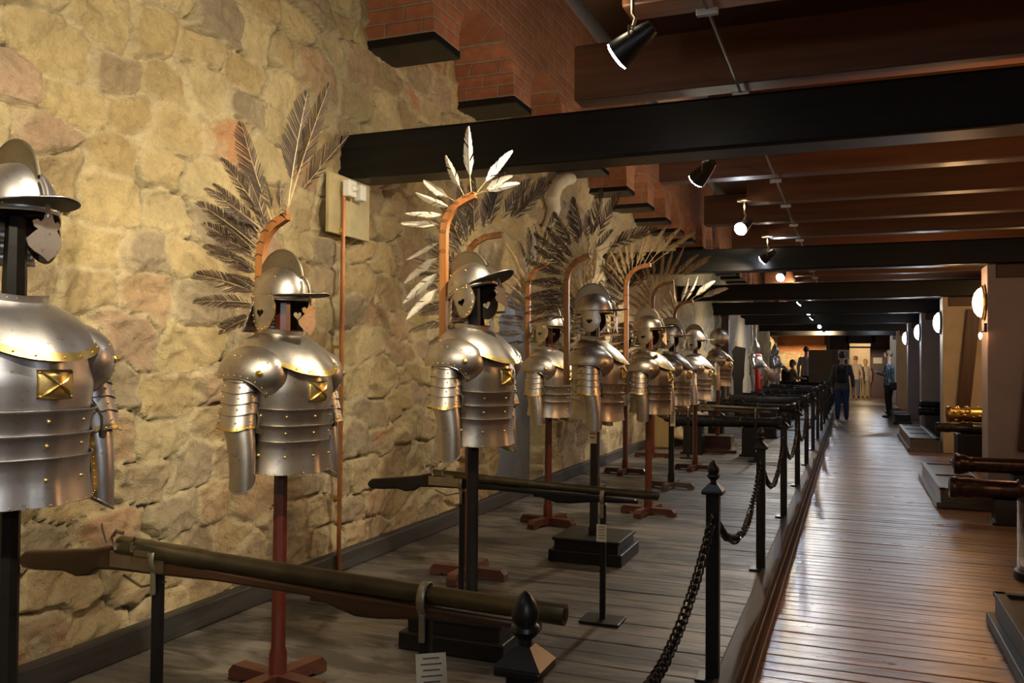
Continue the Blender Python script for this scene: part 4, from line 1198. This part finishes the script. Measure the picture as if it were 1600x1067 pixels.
cradle('dark green-black block under the lower near right barrel', 1.36, 8.9, .22, .26, 0, .30)
cradle('dark block under the upper near right barrel', 1.62, 9.9, .34, .26, 0, .22)
bz = cannon('gilded bronze barrel with relief ornament on a dark pedestal', 1.29, 13.85, .72, .95, .115, 'bronze', -1, style=1)
m = MB()
rr = random.Random(4)
for k in range(46):
    a = rr.uniform(0, 2 * PI); xx = -rr.uniform(.05, .9)
    m.sph((xx, .108 * math.cos(a), .108 * math.sin(a)), rr.uniform(.014, .03), 7, 5, (1.6, 1, 1))
m.build('relief_ornament', M['bronze'], bz)
cannon('slim black barrel directly below the bronze barrel', 1.13, 13.6, .545, 1.5, .07, 'cannon', -1, style=1)
pd = thing('pedestal', 'dark panelled pedestal under the bronze barrel', 'pedestal', (1.66, 13.75, 0))
MB().box((0, 0, .24), (.52, .5, .44), bev=.01).build('body', M['blackwood'], pd)
MB().box((0, 0, .03), (.62, .6, .06), bev=.01).build('foot', M['blackwood'], pd)
MB().box((0, .1, .53), (.40, .22, .14), bev=.01).build('saddle', M['blackwood'], pd)
for i, (y, z, x) in enumerate([(19.9, .60, 1.34), (19.5, .48, 1.30)]):
    cannon('small black right-hand barrel beyond the golden-lit base, ' + ('upper' if i == 0 else 'lower') + ' of two', x, y, z, .95, .085, 'cannon', -1, style=1)
cradle('black block under the two small right-hand barrels', 1.68, 19.7, .40, .7, 0, .5)
gj = thing('glass_case', 'tall clear glass cylinder at the right edge above the corner base', 'glass case', (1.24, 6.65, 0))
MB().lathe([(.215, 0), (.22, .02), (.215, .05), (.20, .06)], 32).build('base_ring', M['iron'], gj)
g = MB().lathe([(.196, .05), (.196, .52), (.190, .525), (.184, .52), (.184, .056)], 40).build('glass_wall', M['glass'], gj)
props(MB().sph((1.24, 6.65, .14), .085, 20, 12).build('stone_shot', M['lime']), 'pale stone ball inside the glass cylinder', 'stone ball')

# ------------------------------------------------------------------ lamps
def spotlight(label, y, ax, ay, az, lens=True):
    p = Vector((-.9 if y != 3.3 else -.80, y, 2.68)); t = thing('spotlight', label, 'spotlight', p)
    MB().lathe([(.06, .545), (.062, .535), (.045, .52), (.012, .51)], 20).tube([(0, 0, .52), (0, 0, .05)], .008, 8).build('bracket', M['steel_dark'], t) if False else None
    m = MB().lathe([(.065, .225), (.065, .24)], 20).tube([(0, 0, .235), (0, 0, .12), (.012, 0, .10), (0, 0, .06)], .008, 8)
    m.tube([(0, -.06, 0), (0, -.06, .05), (0, 0, .07), (0, .06, .05), (0, .06, 0)], .004, 6); m.build('bracket', M['steel_dark'], t)
    q = (Vector((ax, ay, az)) - p).to_track_quat('Z', 'Y').to_matrix().to_4x4()
    h = MB().lathe([(.001, -.10), (.030, -.10), (.040, -.07), (.058, .03), (.062, .072), (.056, .072), (.050, .05)], 20, q).build('lamp_head', M['iron'], t)
    MB().lathe([(.001, .066), (.057, .066), (.059, .078), (.050, .083), (.001, .086)], 20, q).build('lens', M['lens'], h)
    return t
SL = ['spotlight at the top of the picture, its lit face turned to the wall', 'dark spotlight just before the brightest one', 'large glaring spotlight under the joists between the first and second beam', 'small tilted spotlight just before the second black beam',
      'bluish glaring spotlight below the second black beam', 'glaring spotlight of a pair beyond the second beam', 'smaller spotlight of the pair beyond the second beam', 'glaring spotlight of the next pair farther on', 'smaller spotlight of the next pair farther on',
      'spotlight of the last bright cluster, nearer one', 'spotlight of the last bright cluster, farther one']
for i, (y, ax, ay, az, pw, c) in enumerate(SPOTS):
    lb = 'spotlight overhead near the camera, aimed at the nearest armour' if i == 0 else 'spotlight overhead, aimed at the armour on the first red-brown post' if i == 1 else SL[i - 2]
    spotlight(lb, y, ax, ay, az)
tk = thing('cable_tray', 'thin dark cable with small clamps fixed under the ceiling joists', 'cable', (-.555, 0, 2.9))
MB().tube([(0, -2.3, 0), (0, 38, 0)], .008, 6).build('cable', M['iron'], tk)
for k in range(33):
    MB().box((0, -2.3 + 1.18 * k, -.012), (.09, .03, .03), bev=.004).build('clamp', M['steel_cool'], tk)
def wall_lamp(label, y, x=1.395, warm=False, z=2.13):
    t = thing('wall_lamp', label, 'lamp', (x, y, z))
    m = MB().lathe([(.15, 0), (.19, .004), (.195, .02), (.18, .035), (.165, .03)], 28, TR((0, 0, 0), (0, R(-90), 0))); m.build('rim', M['brass'] if warm else M['iron'], t)
    MB().lathe([(.168, .02), (.155, .06), (.11, .095), (.05, .112), (.001, .115)], 28, TR((0, 0, 0), (0, R(-90), 0))).build('glass_shade', M['lamp_glass'] if warm else M['lamp_glass_white'], t)
    return t
wall_lamp('round lamp glowing warm orange on the nearest right-hand pier', 10.87, warm=True)
wall_lamp('round white lamp on the second right-hand pier', 15.8)
wall_lamp('round white lamp on the third right-hand pier', 20.35)
wall_lamp('round white lamp on the fourth right-hand pier', 24.85)
wall_lamp('warm round lamp on the pier right of the camera, outside the picture', 4.8, warm=True)
point((1.12, 4.8, 2.13), 48, (1.0, .50, .20), .12)
wall_lamp('white round lamp on the pier behind the camera', -1.2)
point((1.12, -1.2, 2.13), 30, (.85, .92, 1.0), .12)
point((1.10, 10.87, 2.13), 26, (1.0, .55, .25), .12)
for y in (15.8, 20.35, 24.85): point((1.12, y, 2.13), 13, (.85, .92, 1.0), .12)
sc = thing('candle_sconce', 'small red-glowing candle bulb under the warm round lamp', 'lamp', (1.36, 10.66, 1.84))
MB().box((.02, 0, 0), (.03, .03, .10)).tube([(.02, 0, -.03), (-.02, 0, -.05), (-.03, 0, -.07)], .006, 6).build('holder', M['iron'], sc)
MB().lathe([(.004, 0), (.016, -.015), (.020, -.04), (.012, -.065), (.002, -.08)], 12, TR((-.03, 0, -.05))).build('bulb', M['bulb'], sc)
# warm light of the bays behind the piers, which the photograph shows on the piers and bases
point((2.45, 13.2, 2.3), 60, (1.0, .58, .24), .1)
point((2.45, 8.0, 2.3), 16, (1.0, .62, .35), .1)
point((2.3, 27.4, 2.3), 30, (1.0, .6, .3), .1)
for (y, ay) in ((13.4, 16.4), (27.4, 30.0)): pass
bl = thing('bay_lamp', 'small lamp hidden in the bay behind the nearest right-hand pier', 'lamp', (2.45, 13.2, 2.5))
MB().lathe([(.05, .30), (.05, .32)], 16).tube([(0, 0, .3), (0, 0, .06)], .008, 8).build('rod', M['iron'], bl)
MB().lathe([(.03, .06), (.10, -.02), (.095, -.022), (.026, .05)], 20).build('shade', M['iron'], bl)
# corridor washers: cool lights over the walkway, as the reflections on its boards show
for (y, pw, c) in ((33.5, 60, COOL),):
    point((.9, y, 2.75), pw, c, .06)

# ------------------------------------------------------------------ signs
es = thing('exit_sign', 'small green exit sign above the far doorway', 'sign', (.12, 40.98, 2.86))
MB().box((0, 0, 0), (.50, .05, .13)).build('panel', M['sign_green'], es, 0)
MB().box((.2, -.028, 0), (.05, .004, .08)).build('pictogram', M['white_plastic'], es, 0)
props(MB().box((1.12, 40.94, 1.62), (.36, .012, .26)).build('door_notice', M['white_plastic'], smooth=0), 'pale notice sheet on the closed far door', 'notice')
props(MB().box((-2.3, 38.94, 2.84), (.58, .03, .26)).build('wall_notice', M['white_plastic'], smooth=0), 'white rectangular plate high on the orange brick end wall', 'plate')
bt = thing('booth', 'plum and grey-green booth with a white notice standing before the far partition', 'booth', (-.72, 33.0, 0))
MB().box((-.28, 0, 1.0), (.82, .05, 1.9), bev=.01).build('curtain_panel', simple('grey_green_curtain', (.20, .17, .12), .8), bt)
MB().box((.38, .02, 1.0), (.50, .06, 1.95), bev=.01).build('end_panel', M['plum'], bt)
nt = MB().box((.50, -.03, 1.78), (.38, .015, .34)).build('notice', M['white_plastic'], bt, 0)
MB().box((.50, -.04, 1.78), (.28, .004, .22)).build('print', simple('pale_blue_print', (.35, .45, .6), .7), nt, 0)

# ------------------------------------------------------------------ people
SK = simple('skin', (.55, .32, .22), .55, 0, .05)
def skin_mesh(name, joints, bones, mat, parent, sub=1, root=0):
    me = bpy.data.meshes.new(name); me.from_pydata([j[0] for j in joints], bones, [])
    o = bpy.data.objects.new(name, me); link(o, parent)
    sm_ = o.modifiers.new('skin', 'SKIN'); sm_.use_smooth_shade = True
    if not me.skin_vertices: me.attributes  # the modifier adds the layer below
    bm = bmesh.new(); bm.from_mesh(me); ly = bm.verts.layers.skin.verify(); bm.verts.ensure_lookup_table()
    for i, j in enumerate(joints):
        r = j[1]; bm.verts[i][ly].radius = (r, r) if not hasattr(r, '__len__') else r; bm.verts[i][ly].use_root = (i == root)
    bm.to_mesh(me); bm.free()
    s = o.modifiers.new('sub', 'SUBSURF'); s.levels = sub; s.render_levels = sub + 1
    me.materials.append(mat); return o
def person(label, x, y, rz, H=1.72, shirt=(.2, .2, .2), pants=(.05, .08, .2), hair=(.05, .03, .02), arms='down', z=0.0, shorts=False, sitting=False, sleeves=True, skirt=False, build=1.0, long_hair=False, shirtmat=None):
    t = thing('person', label, 'person', (x, y, z), rz); k = H / 1.75; t.scale = (k, k, k)
    b = build
    hipz = .92 if not sitting else .48
    sh = hipz + .50; hd = sh + .24
    J = [((0, 0, hipz), (.12 * b, .15 * b)), ((0, 0, hipz + .22), (.11 * b, .14 * b)), ((0, 0, sh - .06), (.115 * b, .17 * b)), ((0, 0, sh + .03), (.06, .07)), ((.01, 0, sh + .12), (.05, .05)),
         ((.015, 0, hd), (.085, .075)), ((.015, 0, hd + .08), (.075, .065))]
    B = [(0, 1), (1, 2), (2, 3), (3, 4), (4, 5), (5, 6)]
    arms_pts = {}
    legs_pts = {}
    for s in (-1, 1):
        if arms == 'down': el = (-.02, s * .26, sh - .30); wr_ = (.05, s * .27, sh - .55); hn = (.07, s * .265, sh - .65)
        elif arms == 'reading': el = (.05, s * .23, sh - .28); wr_ = (.28, s * .12, sh - .22); hn = (.36, s * .09, sh - .20)
        else: el = (.10, s * .25, sh - .24); wr_ = (.32, s * .20, sh - .30); hn = (.40, s * .18, sh - .30)
        n = len(J); J += [((0, s * .19, sh - .03), .062), (el, .045), (wr_, .030), (hn, .028)]
        B += [(2, n), (n, n + 1), (n + 1, n + 2), (n + 2, n + 3)]
        arms_pts[s] = [(0, s * .18, sh - .03), el, wr_]
        hv = (Vector(hn) - Vector(wr_)).normalized()
        for f in range(4):
            m_ = len(J); a0 = Vector(hn) + hv * .03 + Vector((0, 0, .012 * (f - 1.5))) * 1.2
            J += [(tuple(a0), .010), (tuple(a0 + hv * (.05 + .01 * (f in (1, 2))) + Vector((.0, -s * .012, -.006))), .008)]; B += [(n + 3, m_), (m_, m_ + 1)]
        m_ = len(J); J += [(tuple(Vector(hn) + Vector((.02, -s * .02, .03))), .010)]; B += [(n + 3, m_)]
        n = len(J)
        if sitting: kn = (.42, s * .11, hipz); an = (.44, s * .11, .10)
        else: kn = (.02, s * .10, .50); an = (-.01, s * .11, .09)
        J += [((0, s * .09, hipz - .04), .095 * b), (kn, .062), (an, .042), ((an[0] + .12, an[1], .045), .036)]
        B += [(0, n), (n, n + 1), (n + 1, n + 2), (n + 2, n + 3)]
        legs_pts[s] = [(0, s * .085, hipz - .02), kn, an]
    skin_mesh('body', J, B, SK, t)
    sm_ = shirtmat or simple('shirt_fabric', shirt, .8)
    def loft(m, rings):
        n = 22; vs = []; fs = []
        for (z_, rx, ry, cx) in rings:
            for q in range(n): a_ = 2 * PI * q / n; vs.append((cx + rx * b * math.cos(a_), ry * b * math.sin(a_), z_))
        for i in range(len(rings) - 1):
            for q in range(n): fs.append((i * n + q, i * n + (q + 1) % n, (i + 1) * n + (q + 1) % n, (i + 1) * n + q))
        m.add(vs, fs)
    m = MB()
    loft(m, [(hipz - .12, .145, .190, 0), (hipz - .02, .145, .188, 0), (hipz + .12, .130, .165, 0), (hipz + .22, .128, .160, 0), (sh - .18, .138, .185, .005), (sh - .07, .130, .200, 0), (sh - .01, .105, .165, 0), (sh + .03, .07, .09, 0), (sh + .06, .052, .058, .005)])
    for s in (-1, 1):
        A = arms_pts[s]; m.sph(A[0], .078, 12, 8)
        if sleeves: m.tube([A[0], A[1], A[2]], [.075, .058, .042], 12)
        else: m.tube([A[0], Vector(A[0]).lerp(Vector(A[1]), .5)], [.075, .066], 12)
    m.build('shirt', sm_, t, 60)
    pm = simple('trouser_fabric', pants, .85)
    m = MB(); loft(m, [(hipz + .10, .128, .16, 0), (hipz - .02, .135, .178, 0), (hipz - .12, .13, .175, 0), (hipz - .18, .08, .12, 0)])
    for s in (-1, 1):
        A = legs_pts[s]
        if shorts: m.tube([A[0], (.015, s * .105, hipz - .36)], [.105 * b, .10], 14)
        else: m.tube([(A[0][0], A[0][1], A[0][2] - .02), Vector(A[0]).lerp(Vector(A[1]), .5), A[1], Vector(A[1]).lerp(Vector(A[2]), .5), (A[2][0], A[2][1], A[2][2] - .03 if not sitting else A[2][2])], [.108 * b, .10 * b, .078, .072, .058], 14)
    m.build('trousers', pm, t, 60)
    hm = simple('hair', hair, .6, 0, .3, 40)
    hb = MB().sph((.0, 0, hd + .065), .102, 16, 12, (1.02, .9, 1.02))
    if long_hair: hb.sph((-.04, 0, hd - .02), .09, 12, 10, (.8, 1, 1.5))
    hb.build('hair', hm, t)
    f = MB()
    f.sph((.095, 0, hd + .015), .062, 14, 10, (.72, .92, 1.3)); f.sph((.142, 0, hd + .0), .013, 8, 6, (1, .8, 1.5))
    for s in (-1, 1): f.sph((.0, s * .092, hd + .01), .022, 8, 6, (.8, .4, 1.3))
    f.build('face', SK, t)
    e = MB()
    for s in (-1, 1): e.sph((.136, s * .03, hd + .03), .008, 8, 6)
    e.box((.137, 0, hd - .04), (.006, .035, .006)); e.build('eyes_and_mouth', simple('dark_features', (.08, .03, .03), .6), t)
    so = MB()
    for s in (-1, 1):
        ax_ = legs_pts[s][2][0]; so.sph((ax_ + .06, legs_pts[s][2][1], .035), .05, 12, 8, (2.6, .95, .75))
    so.build('shoes', simple('shoe_leather', (.02, .018, .018), .5), t)
    return t
p1 = person('person seen from behind in a grey jumper and blue jeans wearing a black backpack', -.20, 24.0, R(88), 1.70, (.075, .08, .085), (.03, .055, .17), (.045, .025, .015), 'down', build=1.05)
bp = MB(); bp.box((-.20, 0, 1.18), (.15, .27, .38), bev=.05); bp.box((-.29, 0, 1.10), (.05, .20, .18), bev=.02)
for s in (-1, 1): bp.tube([(-.13, s * .07, 1.33), (-.10, s * .09, 1.44), (.02, s * .11, 1.47), (.14, s * .11, 1.36)], .018, 8)
bo = bp.build('backpack', M['black'], loc=(-.20, 24.0, 0), rot=(0, 0, R(88))); bo.scale = (.97, .97, .97); props(bo, 'black backpack on the person in the grey jumper', 'backpack')
tsh = NT('dark_blue_leaf_print'); cc = tsh.coord(); vv = tsh.noise(cc, 14, 3, .5, 2.5)
PRM = tsh.set(Base_Color=tsh.ramp(vv, [(.50, (.012, .02, .04)), (.56, (.18, .30, .38))]), Roughness=.8)
p2 = person('person in a dark patterned shirt standing side-on and reading a small guide', .98, 25.4, R(172), 1.76, (.05, .08, .1), (.01, .01, .012), (.12, .085, .05), 'reading', shirtmat=PRM)
bk = MB().box((.42, 0, 1.27), (.14, .20, .015), rot=(0, R(-30), 0), bev=.003).build('guide_book', M['black'], loc=(.98, 25.4, 0), rot=(0, 0, R(172))); props(bk, 'small dark guide held by the person in the patterned shirt', 'book')
bg = MB().box((-.12, .18, .86), (.16, .12, .22), bev=.03).tube([(-.12, .18, .95), (-.05, .16, 1.25), (.0, .05, 1.46)], .008, 6).build('shoulder_bag', M['black'], loc=(.98, 25.4, 0), rot=(0, 0, R(172))); props(bg, 'black bag at the hip of the person in the patterned shirt', 'bag')
person('person in a pale shirt and dark green shorts standing by the end wall', -1.52, 33.6, R(80), 1.86, (.52, .47, .52), (.03, .06, .05), (.04, .03, .03), 'down', .15, shorts=True)
person('seated person in a khaki top beside the pale-shirted one', -1.98, 33.2, R(20), 1.75, (.33, .26, .15), (.05, .05, .06), (.16, .08, .04), 'front', .22, sitting=True, long_hair=True)
st = thing('stool', 'low wooden stool under the seated person', 'stool', (-1.98, 33.2, PZ))
MB().box((0, 0, .40), (.38, .38, .04), bev=.01).build('seat', M['stock'], st)
for i in (-1, 1):
    for j in (-1, 1): MB().tube([(i * .17, j * .17, 0), (i * .14, j * .14, .39)], .02, 8).build('leg', M['stock'], st)
props(MB().box((-2.22, 33.0, .95), (.26, .34, .62), bev=.09).build('rucksack', M['black']), 'large black rucksack on the back of the seated person', 'rucksack')
person('person in a beige shirt and grey trousers in the far doorway', .22, 40.3, R(70), 1.74, (.46, .36, .27), (.10, .12, .14), (.30, .16, .06), 'down')
person('blond person in light trousers just right of the beige-shirted one in the doorway', .62, 40.7, R(100), 1.62, (.55, .45, .35), (.35, .30, .18), (.55, .38, .16), 'down', sleeves=False, long_hair=True)

# repeats share a group phrase
GROUPS = {'hussar_armour': 'hussar armours on posts along the wall', 'feathered_wing': 'feathered wings behind the armours', 'musket': 'muskets laid across stands', 'musket_stand': 'black stands holding the muskets',
          'spotlight': 'spotlights hanging under the ceiling', 'wall_lamp': 'round lamps on the right-hand piers', 'plinth': 'black plinths under the armours', 'label_card': 'label cards among the exhibits',
          'display_plinth': 'display bases along the right side', 'knight_armour': 'far knights in full armour', 'cannon_support': 'black supports under the cannons'}
for o in list(SC.objects):
    if o.parent is None and 'label' in o and 'group' not in o:
        nm = o.name.split('.')[0]
        if nm in GROUPS: o['group'] = GROUPS[nm]
        elif nm == 'cannon_barrel': o['group'] = 'cannon barrels on the right side' if o.location.x > 0 else 'cannon barrels in the left row'
